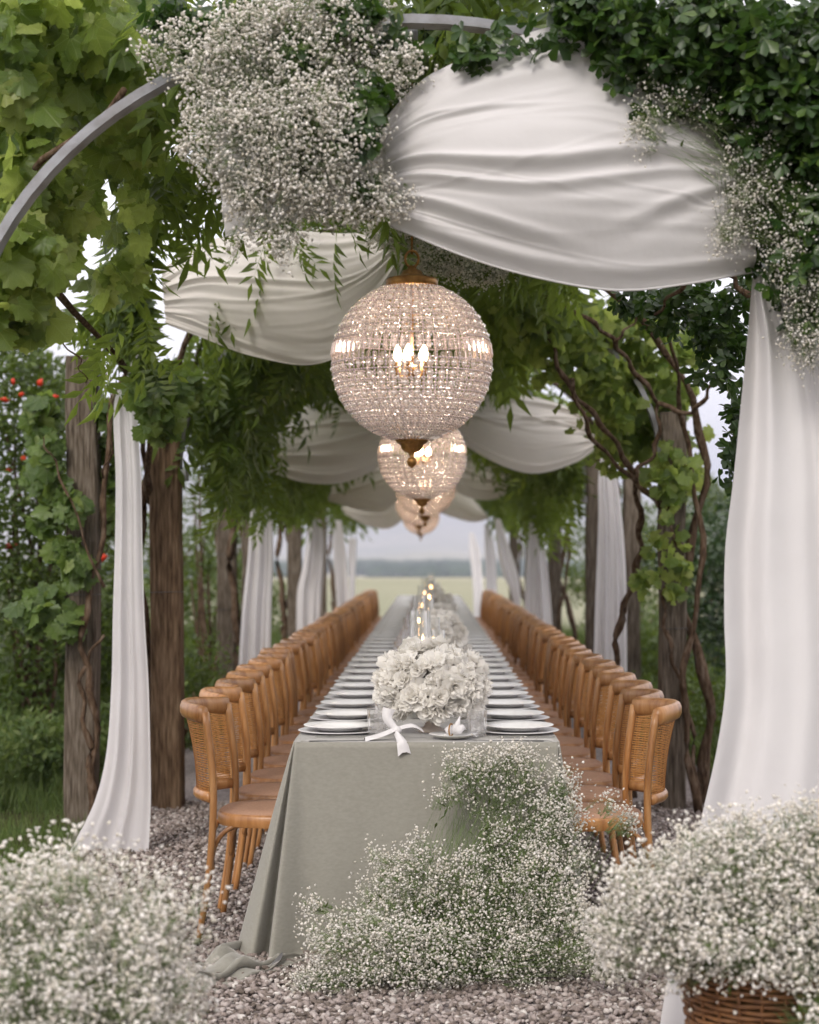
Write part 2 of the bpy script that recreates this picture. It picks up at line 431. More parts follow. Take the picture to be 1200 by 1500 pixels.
def akebia_leaf(seed):
    r = np.random.default_rng(seed); tv, tf = obov(); Vs = []; Fs = []
    for k, a in enumerate(np.linspace(-1.9, 1.9, 5)):
        a += r.normal(0, .12); L = (.62 if abs(a) > 1.5 else .78) * (1 + r.normal(0, .08)); tilt = r.normal(-.15, .2)
        c, s = cos(a), sin(a); v = tv * L; v = np.stack([v[:, 0], v[:, 1] * cos(tilt) - v[:, 2] * sin(tilt), v[:, 1] * sin(tilt) + v[:, 2] * cos(tilt)], 1)
        v = np.stack([v[:, 0] * c + v[:, 1] * s, -v[:, 0] * s + v[:, 1] * c + .12, v[:, 2]], 1)
        Fs.append(tf + 7 * k); Vs.append(v)
    return np.concatenate(Vs), np.concatenate(Fs)


def wisteria_leaf(seed, pairs=5, cheap=False):
    r = np.random.default_rng(seed)
    if cheap: tv = np.array([(0, 0, 0), (-.15, .45, .03), (0, 1, -.1), (.15, .45, .03)]); tf = np.array([(0, 2, 1), (0, 3, 2)])
    else: tv, tf = lens(.15, 1, .15)
    Vs = []; Fs = []; k = 0
    def put(base, ang, L, dz):
        nonlocal k
        v = tv * L; c, s = cos(ang), sin(ang)
        z = v[:, 2] - dz * (v[:, 1])
        Vs.append(np.stack([v[:, 0] * c + v[:, 1] * s + base[0], -v[:, 0] * s + v[:, 1] * c + base[1], z + base[2]], 1))
        Fs.append(tf + k); k += len(tv)
    for i in range(pairs):
        y = .12 + .7 * i / pairs; z = -.25 * y * y
        for sgn in (-1, 1): put((0, y, z), sgn * (1.0 + r.normal(0, .15)), .33 * (1 + r.normal(0, .1)), .35 + r.normal(0, .12))
    put((0, .82, -.17), r.normal(0, .1), .34, .4)
    if not cheap:
        Vs.append(np.array([(-.006, 0, 0), (.006, 0, 0), (0, .85, -.18)])); Fs.append(np.array([(0, 1, 2)]) + k)
    return np.concatenate(Vs), np.concatenate(Fs)


T_GRAPE = [grape_leaf(s) for s in range(5)]; T_GRAPE_L = [grape_leaf(s, 0) for s in range(4)]
T_AKEB = [akebia_leaf(s) for s in range(5)]
T_WIST = [wisteria_leaf(s) for s in range(4)]; T_WIST_L = [wisteria_leaf(s, 4, True) for s in range(4)]
T_LEAF = [lens(.22, 1, .15), lens(.28, 1, .05)]


def rand_dir(n): return norm(rng.normal(0, 1, (n, 3)))


def orient(n, down=.6, outv=None, jit=.7):
    """hanging leaves: tips down-ish, faces outwards-ish"""
    y = np.array([0, 0, -down]) + rng.normal(0, jit, (n, 3))
    z = (np.zeros((n, 3)) if outv is None else outv) + rng.normal(0, jit, (n, 3)) + np.array([0, -.25, .35])
    return frames(y, z)


# ------------------------------------------------------------------ the land
def land_h(x, y):
    r = np.sqrt(x * x + y * y); az = np.degrees(np.arctan2(x, y))
    def ss(a, b, t): t = np.clip((t - a) / (b - a), 0, 1); return t * t * (3 - 2 * t)
    h = -14 * ss(42, 800, r)
    nz = np.sin(az * .35 + 1) * .5 + np.sin(az * .9 + r * .0004) * .3 + np.sin(az * 2.3 + 2) * .12
    side = np.clip((np.abs(az - 1) - 3) / 6, 0, 1)
    h = h + ss(1700, 2600, r) * (10 + 8 * nz) + ss(2800, 5200, r) * (88 + 60 * nz * .4 + 150 * side)
    h = h + ss(6000, 9500, r) * (60 + 60 * nz + 80 * side)
    h = h + ss(60, 400, r) * (np.sin(x * .011 + 1) * np.cos(y * .008) * 1.2)
    return h


ang = np.radians(np.concatenate([np.arange(-180, -30, 5), np.arange(-30, 30, .75), np.arange(30, 180, 5)]))
rad = np.concatenate([[0.01], np.geomspace(3, 11500, 90)])
A_, R_ = np.meshgrid(ang, rad)
X_ = R_ * np.sin(A_); Y_ = R_ * np.cos(A_); Z_ = land_h(X_, Y_)
na = len(ang); F_ = []
for i in range(len(rad) - 1):
    a = i * na + np.arange(na); b = i * na + (np.arange(na) + 1) % na
    F_.append(np.stack([a, b, b + na, a + na], 1))
m_ground, n, out = new_mat("ground")
p = n.nodes.new("ShaderNodeBsdfPrincipled"); p.inputs['Roughness'].default_value = 1; p.inputs['Specular IOR Level'].default_value = .05
tc = n.nodes.new("ShaderNodeTexCoord")
n1 = n.nodes.new("ShaderNodeTexNoise"); n1.inputs['Scale'].default_value = 2.5; n1.inputs['Detail'].default_value = 8
n2 = n.nodes.new("ShaderNodeTexNoise"); n2.inputs['Scale'].default_value = .006; n2.inputs['Detail'].default_value = 8
n.links.new(tc.outputs['Object'], n1.inputs[0]); n.links.new(tc.outputs['Object'], n2.inputs[0])
r1 = ramp(n, [(.35, (.028, .024, .014)), (.5, (.05, .05, .02)), (.65, (.05, .08, .02))])
r2 = ramp(n, [(.35, (.20, .21, .14)), (.48, (.29, .28, .20)), (.58, (.37, .34, .26)), (.7, (.23, .24, .16))])  # dry beige field, paled in its colour to imitate haze
n.links.new(n1.outputs[0], r1.inputs[0]); n.links.new(n2.outputs[0], r2.inputs[0])
ln = n.nodes.new("ShaderNodeVectorMath"); ln.operation = 'LENGTH'; n.links.new(tc.outputs['Object'], ln.inputs[0])
mr = n.nodes.new("ShaderNodeMapRange"); mr.inputs[1].default_value = 26; mr.inputs[2].default_value = 40; n.links.new(ln.outputs['Value'], mr.inputs[0])
mxx = n.nodes.new("ShaderNodeMix"); mxx.data_type = 'RGBA'; n.links.new(mr.outputs[0], mxx.inputs[0]); n.links.new(r1.outputs[0], mxx.inputs[6]); n.links.new(r2.outputs[0], mxx.inputs[7])
n.links.new(mxx.outputs[2], p.inputs['Base Color'])
bp = n.nodes.new("ShaderNodeBump"); bp.inputs['Strength'].default_value = .6; bp.inputs['Distance'].default_value = .03
n.links.new(n1.outputs[0], bp.inputs['Height']); n.links.new(bp.outputs[0], p.inputs['Normal'])
n.links.new(p.outputs[0], out.inputs[0])
g = link("ground", mesh_np("ground", np.stack([X_.ravel(), Y_.ravel(), Z_.ravel()], 1), np.concatenate(F_)), m_ground, None, True)
g['kind'] = 'structure'

# gravel path under the pergola
gx = np.linspace(-1.72, 1.72, 30); gy = np.linspace(1.5, 31, 120)
GX, GY = np.meshgrid(gx, gy); GZ = .004 + .004 * (1 + np.sin(GX * 3 + 1) * np.cos(GY * 2.1))
GX = GX + .12 * np.sin(GY * 1.7) * (np.abs(GX) / 1.72) ** 4 * np.sign(GX)
i, j = np.meshgrid(np.arange(119), np.arange(29), indexing='ij'); q = (i * 30 + j).ravel()
b_ = link("gravel_path", mesh_np("gravel_path", np.stack([GX.ravel(), GY.ravel(), GZ.ravel()], 1), np.stack([q, q + 1, q + 31, q + 30], 1)), M['gravel'], None, True)
b_['kind'] = 'structure'


def ico():
    f = (1 + 5 ** .5) / 2
    V = norm(np.array([(-1, f, 0), (1, f, 0), (-1, -f, 0), (1, -f, 0), (0, -1, f), (0, 1, f), (0, -1, -f), (0, 1, -f), (f, 0, -1), (f, 0, 1), (-f, 0, -1), (-f, 0, 1)], float))
    F = np.array([(0, 11, 5), (0, 5, 1), (0, 1, 7), (0, 7, 10), (0, 10, 11), (1, 5, 9), (5, 11, 4), (11, 10, 2), (10, 7, 6), (7, 1, 8), (3, 9, 4), (3, 4, 2), (3, 2, 6), (3, 6, 8), (3, 8, 9), (4, 9, 5), (2, 4, 11), (6, 2, 10), (8, 6, 7), (9, 8, 1)])
    return V, F


ICO = ico()
T_STONE = []
for s in range(8):
    r = np.random.default_rng(s)
    T_STONE.append((ICO[0] * np.array([1.25, .85, .6]) * (1 + r.normal(0, .16, (12, 1))), ICO[1]))
pts = np.concatenate([
    np.stack([rng.uniform(-1.25, 1.35, 19000), rng.uniform(4.9, 6.5, 19000)], 1),
    np.stack([rng.uniform(-1.66, -.6, 11000), rng.uniform(6.5, 10, 11000)], 1),
    np.stack([rng.uniform(.6, 1.75, 7000), rng.uniform(6.5, 10, 7000)], 1)])
nS = len(pts)
T = np.stack([pts[:, 0], pts[:, 1], rng.uniform(.006, .022, nS)], 1)
st = soup("gravel", T_STONE, frames(rand_dir(nS) * [1, 1, .5], rand_dir(nS) * .5 + [0, 0, 1]), T, rng.uniform(.005, .0145, nS), M['stone'])

# far-off woods in the valley
nW = 2600
az = np.radians(rng.uniform(-16, 16, nW)); rr = rng.uniform(1000, 1650, nW)
k = (np.sin(az * 40) + np.sin(rr * .006 + az * 30) + rng.normal(0, .5, nW)) > -.6
az, rr = az[k], rr[k]; T = np.stack([rr * np.sin(az), rr * np.cos(az), land_h(rr * np.sin(az), rr * np.cos(az)) + 2], 1)
wd = soup("woods", T_STONE, frames(rand_dir(len(T)) * [1, 1, .2], rand_dir(len(T)) * .2 + [0, 0, 1]), T, rng.uniform(6, 12, len(T)), M['woods'])

# ------------------------------------------------------------------ pergola
ARCH_Y = [5.2, 9.8, 14.4, 19.0, 23.6, 28.2]
AX, AXC, AZ0, AB = 1.33, -.05, 1.875, 1.10


def arch_pt(a, y, da=0):    # a: 0 = foot on -x side, pi = foot on +x side
    return np.array([AXC - (AX + da) * cos(a), y, AZ0 + (AB + da) * sin(a)])


ORD = ['first', 'second', 'third', 'fourth', 'fifth', 'sixth', 'seventh', 'eighth', 'ninth', 'tenth', 'eleventh', 'twelfth', 'thirteenth', 'fourteenth', 'fifteenth',
       'sixteenth', 'seventeenth', 'eighteenth', 'nineteenth', 'twentieth', 'twenty-first', 'twenty-second', 'twenty-third', 'twenty-fourth']
AL = ['nearest grey steel pergola arch above the big white swag', 'grey steel arch just past the big chandelier, seen through bright grape leaves',
      'third grey steel pergola arch from the front, hidden in vines', 'fourth grey steel pergola arch from the front, in dark vines',
      'fifth grey steel pergola arch from the front', 'farthest grey steel pergola arch at the field end']
for k, y in enumerate(ARCH_Y):
    b = B(); P = np.array([arch_pt(a, y) for a in np.linspace(0, pi, 45)])
    b.tube(P, .019, 4, ry=.046, up=(0, 1, 0)); 
    e = empty("pergola_arch", (AXC, y, AZ0)); tag(e, AL[k], "arch", "steel arches of the pergola")
    ob = b.build("arch_bar", M['steel'], e, smooth=False); ob.matrix_parent_inverse = e.matrix_world.inverted(); ob.location = (0, 0, 0)
    for vtx in ob.data.vertices: vtx.co -= e.location
    ob.matrix_parent_inverse.identity()
    for sx in (0, pi):
        f = arch_pt(sx, 0) - np.array([AXC, 0, AZ0]); b = B(); b.box((f[0], 0, f[2] - .03), (.09, .13, .06)); bevel(b.build("foot_plate", M['steel'], e, False), .004)
# lengthwise bars that tie the arches together
for nm, a, lb in (("ridge_bar", pi / 2, "straight steel ridge bar along the pergola top, chandeliers hang from it"),):
    b = B(); p = arch_pt(a, 0, .05); b.tube([(p[0], 5.26, p[2] - .06), (p[0], 28.4, p[2] - .06)], .018, 6); tag(b.build(nm, M['steel']), lb, "steel bar")


def post(x, y, h, w, mat, lab, wires=(1.0, 1.6, .5), bracket=False, lean=0):
    e = empty("wooden_post", (x, y, 0)); tag(e, lab, "post", "timber posts of the pergola")
    b = B(); n = 10; V = []
    r = np.random.default_rng(int(abs(x * 1000) + y * 10))
    for i in range(n + 1):
        z = -.05 + (h + .05) * i / n; o = r.normal(0, .003, 2); s = w / 2 * (1 + r.normal(0, .012))
        for (cx, cy_) in ((-1, -.86), (-.86, -1), (.86, -1), (1, -.86), (1, .86), (.86, 1), (-.86, 1), (-1, .86)): V.append((cx * s + o[0] + lean * z, cy_ * s + o[1], z))
    F = [(i * 8 + j, i * 8 + (j + 1) % 8, (i + 1) * 8 + (j + 1) % 8, (i + 1) * 8 + j) for i in range(n) for j in range(8)] + [tuple(n * 8 + j for j in range(8))]
    b.add(V, F); b.build("timber", mat, e, False)
    for z in wires:
        b = B(); s = w / 2 + .003
        b.tube([(-s + lean * z, -s, z), (s + lean * z, -s, z + .004), (s + lean * z, s, z), (-s + lean * z, s, z - .004)], .0022, 4, closed=True)
        b.build("wire_tie", M['wire'], e)
    if bracket:
        for sx in (-1, 1):
            b = B(); b.box((sx * (w / 2 + .006) + lean * h, 0, h - .16), (.01, .07, .2)); bevel(b.build("bracket", M['steel'], e, False), .002)
    return e


PL = [at(122, 0, 9.2)[0]]
post(-1.80, 9.2, 2.43, .158, M['post'], "thick weathered post standing free, with steel bracket at its top, by the pomegranate bush", (1.64, 1.2), True, .004)
post(-1.66, 14.6, 2.1, .155, M['post'], "grey outer post with wire ties, behind the brown post on the pomegranate side", (1.4, .95, .5))
post(1.66, 14.6, 2.1, .14, M['post'], "thin grey outer post just behind the slim white drape on the hedge side", (1.2,))
names_l = ["brown weathered post just behind the long white drape by the pomegranate", "dark post beside the second white drape on the pomegranate side", "third dark inner post from the front on the pomegranate side",
           "fourth dark inner post from the front on the pomegranate side", "last inner post at the field end on the pomegranate side"]
names_r = ["grey post with leafy vine climbing it on the hedge side", "dark post beside the slim white drape on the hedge side", "third inner post from the front on the hedge side",
           "fourth inner post from the front on the hedge side", "last inner post at the field end on the hedge side"]
for k, y in enumerate(ARCH_Y):
    if k == 0:
        post(-1.44, y, 2.19, .16, M['post'], "nearest inner post under the first arch, beside the grape leaves", ())
        post(1.34, y, 2.19, .14, M['post'], "nearest inner post behind the large white curtain", ())
        continue
    post(-1.44, y, 2.19, .165 if k == 1 else .15, M['post2'] if k == 1 else M['post'], names_l[k - 1], (1.2,), lean=-.006 if k == 1 else 0)
    post(1.34, y, 2.19, .14, M['post'], names_r[k - 1], (1.0,))

# ------------------------------------------------------------------ table, cloth
TY0, TY1, TXL, TXR, TZ = 6.25, 26.6, -.475, .455, .75
e = empty("banquet_table", (0, 16.4, 0)); tag(e, "long banquet table hidden under the sage green cloth", "table")
b = B(); b.box(((TXL + TXR) / 2, 0, TZ - .02), (TXR - TXL - .03, TY1 - TY0 - .12, .03)); b.build("tabletop", M['wood'], e, False)
for yy in np.linspace(-9.7, 9.7, 9):
    for xx in (-.38, .36): b = B(); b.tube([(xx, yy, 0), (xx, yy, TZ - .035)], .02, 8); b.build("leg", M['steel'], e)


def cloth_table():
    side = np.concatenate([np.linspace(TY1, 9, 60), np.linspace(8.9, TY0 + .12, 40)])
    pts = []      # (x, y, nx, ny, flareL, c)
    for y in side: pts.append((TXL, y, -1, 0, 'L', 0))
    for c in np.linspace(0, 1, 34): a = c * pi / 2; pts.append((TXL + .02 - .02 * cos(a), TY0 + .02 - .02 * sin(a), -cos(a), -sin(a), 'CL', c))
    for x in np.linspace(TXL + .03, TXR - .03, 60): pts.append((x, TY0, 0, -1, 'F', (x - TXL) / (TXR - TXL)))
    for c in np.linspace(0, 1, 26): a = c * pi / 2; pts.append((TXR - .02 + .02 * sin(a), TY0 + .02 - .02 * cos(a), sin(a), -cos(a), 'CR', c))
    for y in side[::-1]: pts.append((TXR, y, 1, 0, 'R', 0))
    rows = 34; puddle = 16; V = []; n = len(pts)
    # inset top rim first
    V += [(x - nx * .05, y - ny * .05, TZ + .001) for (x, y, nx, ny, s, c) in pts]
    V += [(x - nx * .006, y - ny * .006, TZ + .0005) for (x, y, nx, ny, s, c) in pts]
    for i in range(rows + puddle):
        t = min(1, i / (rows - 1)); pz = max(0, i - rows + 1) / puddle
        for (x, y, nx, ny, s, c) in pts:
            z = (TZ - .006) * (1 - t) + .008
            if s in ('L', 'R'):
                d = .004 + t * (.012 * sin(y * 12.6) + .006 * sin(y * 31 + 1) + .012)
                near = max(0, 1 - (y - TY0) / (.42 if s == 'L' else .3)); d += (t ** .9) * near ** 1.3 * (.20 if s == 'L' else .11)
                px, py = x + nx * d, y
            elif s == 'F':
                d = .004 + .012 * t + t * .009 * sin(c * 13 + .8 * sin(t * 3)) + .003 * sin(c * 31 + t * 5) * t + t * t * .05 * exp(-((c - 0) / .05) ** 2) + t * .03 * exp(-((c - 1) / .05) ** 2)
                px, py = x, y - d
            else:
                A = .205 if s == 'CL' else .115
                cc = c if s == 'CL' else 1 - c     # 0 at the side, 1 at the front
                # two soft lobes with a deep pleat between them
                pleat = exp(-((cc - .50) / .085) ** 2)
                px = x + nx / max(abs(nx) + abs(ny), .1) * 0
                dxo = (1 - cc) ** .85 * A * t ** .95
                dyo = (.10 * sin(pi * cc) + .055 * cc) * t
                dyo -= pleat * .13 * t ** .8; dxo -= pleat * .02 * t
                px = x + (-1 if s == 'CL' else 1) * (dxo + .004); py = y - dyo - .004
            if pz > 0:
                wt = {'L': max(0, 1 - (y - TY0) / .5) ** 1.5, 'CL': 1.0, 'F': max(0, 1 - c / .14) ** 1.3, 'CR': .35, 'R': max(0, 1 - (y - TY0) / .3) * .3}[s]
                if s == 'CL': q = .2 + .8 * sin(pi * min(1, c * .8 + .15))
                elif s == 'L': q = .25
                else: q = .6
                L = pz * wt * .80 * q
                dirx, diry = (-.38, -.92) if s in ('L', 'CL', 'F') else (.4, -.8)
                px += dirx * L + .03 * wt * sin(pz * 7 + c * 9); py += diry * L
                z = .010 + wt * sin(pi * min(1, pz * 1.05)) * (.028 + .022 * sin(c * 15 + pz * 7) + .02 * sin(px * 30 + py * 13) + .006 * sin(px * 80 - py * 50))
                z = max(.012, z) + .006 * (1 - wt)
                if wt < .02: z = .008 - pz * .001
            V.append((px, py, z))
    V = np.array(V); F = []
    R = rows + puddle + 2
    i, j = np.meshgrid(np.arange(R - 1), np.arange(n - 1), indexing='ij'); q = (i * n + j).ravel()
    F = np.stack([q, q + 1, q + n + 1, q + n], 1)
    # top sheet: strips across the table
    me = bpy.data.meshes.new("tablecloth")
    faces = [tuple(f) for f in F.tolist()]
    ns_ = len(side)
    for k in range(ns_ - 1): faces.append((k + 1, k, n - 1 - k, n - 2 - k))
    ring = list(range(ns_ - 1, n - ns_ + 1)); V = np.concatenate([V, [((TXL + TXR) / 2, TY0 + .09, TZ + .001)]]); c_ = len(V) - 1
    for k in range(len(ring)): faces.append((ring[k], c_, ring[(k + 1) % len(ring)]))
    me.from_pydata([tuple(p) for p in V.tolist()], [], faces); me.update()
    ob = link("tablecloth", me, M['linen'], None, True)
    b = B(); b.tube(V[(R - 1) * n:R * n] + [0, 0, .002], .0035, 5); b.build("hem", M['linen'], ob)
    tag(ob, "floor-length sage grey linen cloth over the long table, one corner pooling on gravel", "tablecloth")
    return ob


cloth_table()
# ------------------------------------------------------------------ chairs


def make_chair():
    e = empty("cane_chair"); W2 = .205
    def bow(y, z, dx=0, sag=.115): return np.array([-.012 - sag * (1 - (y / W2) ** 2) + dx, y, z])
    for s in (-1, 1):
        b = B(); P = spline([(-.052, s * (W2 + .01), 0), (-.018, s * W2, .22), (0, s * W2, .44), (-.002, s * W2, .62), (-.03, s * (W2 - .004), .835)], 5)
        b.tube(P, np.linspace(.012, .0145, len(P)), 8, ry=np.linspace(.014, .0185, len(P)), up=(0, 1, 0)); b.build("back_leg", M['wood'], e)
        b = B(); P = spline([(.345, s * .165, .435), (.352, s * .168, .25), (.375, s * .175, 0)], 4)
        b.tube(P, np.linspace(.018, .0125, len(P)), 8); b.build("front_leg", M['wood'], e)
        b = B(); P = spline([(-.012, s * (W2 - .02), .25), (.0, s * (W2 - .025), .34), (.05, s * (W2 - .03), .405), (.13, s * (W2 - .04), .425)], 5)
        b.tube(P, .0095, 6); b.build("side_brace", M['wood'], e)
        b = B(); P = spline([(-.006, s * (W2 - .015), .24), (-.012, s * (W2 - .03), .36), (-.008, s * .10, .415), (0, s * .03, .422)], 5)
        b.tube(P, .0095, 6); b.build("back_brace", M['wood'], e)
    ys = np.linspace(-W2, W2, 15)
    b = B(); P = np.array([bow(y, .825 + .012 * (1 - (y / W2) ** 2), -.02) for y in ys]); b.tube(P, .020, 10, ry=.033); b.build("top_rail", M['wood'], e)
    b = B(); P = np.array([bow(y, .525, 0, .088) for y in ys]); b.tube(P, .014, 8, ry=.020); b.build("lower_rail", M['wood'], e)
    # cane lattice, with the strands wrapped round the rails
    b = B()
    def cp(y, z, off=0):
        q = (z - .525) / .30; sag = .088 + .027 * q + .006 * sin(pi * q) * -1
        return np.array([-.012 - sag * (1 - (y / W2) ** 2) - .02 * q ** 2 + off, y, z])
    def strip(P, d, w):
        V = []; 
        for p_ in P: V += [p_ - d * w, p_ + d * w]
        b.add(V, [(2 * i, 2 * i + 1, 2 * i + 3, 2 * i + 2) for i in range(len(P) - 1)])
    for i, y in enumerate(np.linspace(-W2 + .022, W2 - .022, 17)):
        for dy in (-.0042, .0042): strip([cp(y + dy, z) for z in np.linspace(.535, .81, 6)], np.array([0, 1, 0]), .0021)
    for z in np.linspace(.55, .795, 15):
        for dz in (-.0038, .0038): strip([cp(y, z + dz, .0015) for y in np.linspace(-W2 + .006, W2 - .006, 11)], np.array([0, 0, 1]), .0019)
    c = b.build("cane_panel", M['cane'], e, False); c['kind'] = 'stuff'
    # seat
    n = 28; out = []
    for i in range(n):
        a = 2 * pi * i / n; ca, sa = cos(a), sin(a)
        x = .19 + .205 * (abs(ca) ** .75) * np.sign(ca); y = (.215 + .012 * ca) * (abs(sa) ** .7) * np.sign(sa); out.append((x, y))
    b = B(); V = []; prof = [(.98, .415), (1.0, .425), (1.0, .452), (.97, .461), (.86, .462), (.84, .455)]
    for (s_, z) in prof: V += [((x - .19) * s_ + .19, y * s_, z) for (x, y) in out]
    b.add(V, [(i * n + j, i * n + (j + 1) % n, (i + 1) * n + (j + 1) % n, (i + 1) * n + j) for i in range(len(prof) - 1) for j in range(n)])
    b.build("seat_frame", M['wood'], e)
    b = B(); V = [((x - .19) * .95 + .19, y * .95, .4635) for (x, y) in out] + [((x - .19) * .55 + .19, y * .55, .469) for (x, y) in out] + [(.19, 0, .470)] + [((x - .19) * .93 + .19, y * .93, .44) for (x, y) in out]
    F = [(j, (j + 1) % n, n + (j + 1) % n, n + j) for j in range(n)] + [(n + j, n + (j + 1) % n, 2 * n) for j in range(n)] + [(2 * n + 1 + j, 2 * n + 1 + (j + 1) % n, (j + 1) % n, j) for j in range(n)]
    b.add(V, F); b.build("seat_panel", M['seatcane'], e)
    return e


chair0 = make_chair()
NCH = 40
for side in (-1, 1):
    who = "on the pomegranate side" if side < 0 else "on the hedge side"
    for k in range(NCH):
        y = 6.69 + .5 * k - (.1 if side > 0 else 0) + rng.normal(0, .012); x = side * (.775 + rng.normal(0, .009)) - (0 if side < 0 else 0)
        rz = (-.055 if side < 0 else pi + .055) + rng.normal(0, .035)
        if k == 0: lab = "honey wood cane-back chair nearest the camera " + who
        elif k < 22: lab = ORD[k] + " cane-back chair from the front " + who + " of the table"
        else: lab = "blurred cane-back chair at the far end of the row " + who
        grp = "cane chairs lined up " + who
        if side < 0 and k == 0: c = chair0; c.location = (x, y, 0); c.rotation_euler = (0, 0, rz); tag(c, lab, "chair", grp)
        else: c = dup(chair0, lab, (x, y, 0), rz, grp)

# ------------------------------------------------------------------ place settings
def make_plate():
    e = empty("dinner_plate")
    b = B(); b.lathe([(.02, .002), (.075, .001), (.082, .003), (.088, .010), (.128, .018), (.132, .0195), (.130, .0215), (.088, .0145), (.078, .008), (.02, .007), (.0, .007)], 36); b.build("plate_body", M['china'], e)
    return e


def make_charger():
    b = B(); b.lathe([(.02, .0), (.10, .0), (.150, .008), (.153, .010), (.148, .012), (.10, .005), (.0, .005)], 36)
    return b.build("charger_plate", M['china2'])


def make_tumbler(h=.095, r=.036):
    b = B(); b.lathe([(.0, .001), (r * .82, .001), (r * .9, .01), (r, h), (r - .003, h), (r * .84, .012), (0, .012)], 24, flute=.045)
    return b.build("crystal_tumbler", M['cutglass'], None, False)


def make_goblet():
    e = empty("crystal_goblet")
    b = B(); b.lathe([(.0, .0), (.032, .0), (.033, .003), (.006, .008), (.005, .07), (.010, .078)], 20); b.build("stem", M['glass'], e)
    b = B(); b.lathe([(.008, .076), (.026, .088), (.036, .115), (.038, .16), (.0365, .16), (.034, .115), (.024, .091), (.0, .082)], 24, flute=.03); b.build("bowl", M['cutglass'], e, False)
    return e


def make_cutlery(knife):
    b = B()
    if knife: b.box((0, -.05, .003), (.011, .10, .004)); b.box((0, .05, .003), (.016, .11, .0015))
    else:
        b.box((0, -.03, .003), (.009, .13, .003))
        b.box((0, .045, .003), (.018, .025, .002))
        for q in (-.0075, -.0025, .0025, .0075): b.box((q, .075, .003), (.0022, .045, .0018))
    return bevel(b.build("table_knife" if knife else "dinner_fork", M['silver'], None, False), .0008, 1)


plate0, ch0, tum0, gob0, kn0, fk0 = make_plate(), make_charger(), make_tumbler(), make_goblet(), make_cutlery(True), make_cutlery(False)
used = {}


def put(proto, what, k, side, loc, rz, cat):
    who = "on the pomegranate side" if side < 0 else "on the hedge side"
    lab = (("nearest " + what) if k == 0 else (ORD[k] + " " + what + " from the front") if k < 16 else (what + " at the blurred far end")) + " " + who
    grp = what + "s along the table " + who
    if proto.name not in used:
        used[proto.name] = 1; proto.location = loc; proto.rotation_euler = (0, 0, rz); tag(proto, lab, cat, grp); return proto
    d = dup(proto, lab, loc, rz, grp); d['category'] = cat; return d


for side in (-1, 1):
    for k in range(NCH):
        y = 6.58 + .5 * k; x = side * (.325 if side > 0 else .33) + rng.normal(0, .004); z = TZ + .003
        put(ch0, "grey charger plate", k, side, (x, y, z), 0, "charger plate")
        put(plate0, "white dinner plate", k, side, (x, y, z + .009), 0, "plate")
        if k < 26:
            put(fk0, "silver fork", k, side, (x + .02, y - side * -.165 * 1, z), side * -pi / 2, "fork")
            put(kn0, "silver knife", k, side, (x + .02, y + side * -.17 * 1, z), side * -pi / 2, "knife")
        if k < 30:
            put(gob0, "crystal goblet", k, side, (side * .135 + rng.normal(0, .012), y + .08 + rng.normal(0, .02), z), 0, "goblet")
            put(tum0, "cut crystal tumbler", k, side, (side * (.175 if k else .19) + rng.normal(0, .01), y - .12 + rng.normal(0, .02), z), 0, "tumbler")

# napkin with a knotted tail over the front edge
b = B()
def ribbon(P, w, nrm=(0, 0, 1)):
    P = spline(P, 5); V = []; n = len(P)
    for i, p_ in enumerate(P):
        t = P[min(i + 1, n - 1)] - P[max(i - 1, 0)]; d = np.cross(t, nrm); d = d / (np.linalg.norm(d) + 1e-9)
        ww = w[0] + (w[1] - w[0]) * i / (n - 1)
        for q in (-1, -.33, .33, 1): V.append(p_ + d * ww * q + np.array(nrm) * (.006 * (1 if abs(q) < .5 else -1)))
    b.add(V, [(i * 4 + j, i * 4 + j + 1, i * 4 + j + 5, i * 4 + j + 4) for i in range(n - 1) for j in range(3)])
kx, ky, kz = -.115, TY0 + .10, TZ + .03
ribbon([(kx - .115, ky - .04, TZ + .006), (kx - .06, ky - .03, TZ + .02), (kx, ky, kz + .012)], (.028, .010))
ribbon([(kx, ky, kz + .01), (kx + .05, ky + .01, TZ + .05), (kx + .085, ky + .03, TZ + .03)], (.010, .022))
ribbon([(kx - .005, ky, kz), (kx + .012, ky - .06, TZ + .014), (kx + .02, TY0 - .008, TZ + .002), (kx + .028, TY0 - .016, TZ - .038)], (.010, .024), (0, -.5, .85))
ribbon([(kx - .01, ky + .005, kz + .01), (kx - .035, ky + .01, TZ + .075), (kx - .03, ky + .02, TZ + .11)], (.012, .022), (0, -1, 0))
b.lathe([(.0, -.016), (.014, -.01), (.019, 0), (.014, .01), (0, .016)], 10, (kx, ky, kz + .004))
tag(b.build("knotted_napkin", M['napkin']), "white knotted napkin with its tail hanging over the table's front edge", "napkin")
b = B(); b.lathe([(.02, .001), (.055, .001), (.085, .014), (.087, .016), (.055, .006), (.0, .006)], 30)
sp = b.build("side_plate", M['china']); sp.location = (.085, TY0 + .12, TZ + .004); tag(sp, "small white side plate at the front of the table beside the vase", "plate")
b = B(); P = [(-.03, 0, .02), (-.01, .005, .03), (.02, -.003, .028), (.035, 0, .04)]; b.tube(P, [.012, .020, .017, .009], 8); b.tube([(.0, -.01, .02), (.012, .0, .05), (.02, .012, .075)], [.014, .010, .002], 6)
pn = b.build("rolled_napkin", M['napkin']); pn.location = (.09, TY0 + .12, TZ + .006); tag(pn, "small rolled white napkin lying on the front side plate", "napkin")
b = B(); b.tube([(.022 * cos(a), 0, .022 * sin(a)) for a in np.linspace(0, 2 * pi, 17)[:-1]], .003, 6, closed=True, up=(0, 1, 0))
rg = b.build("napkin_ring", M['brass']); rg.location = (.078, TY0 + .105, TZ + .034); rg.rotation_euler = (0, 0, 1.2); tag(rg, "gold ring around the rolled napkin on the side plate", "napkin ring")


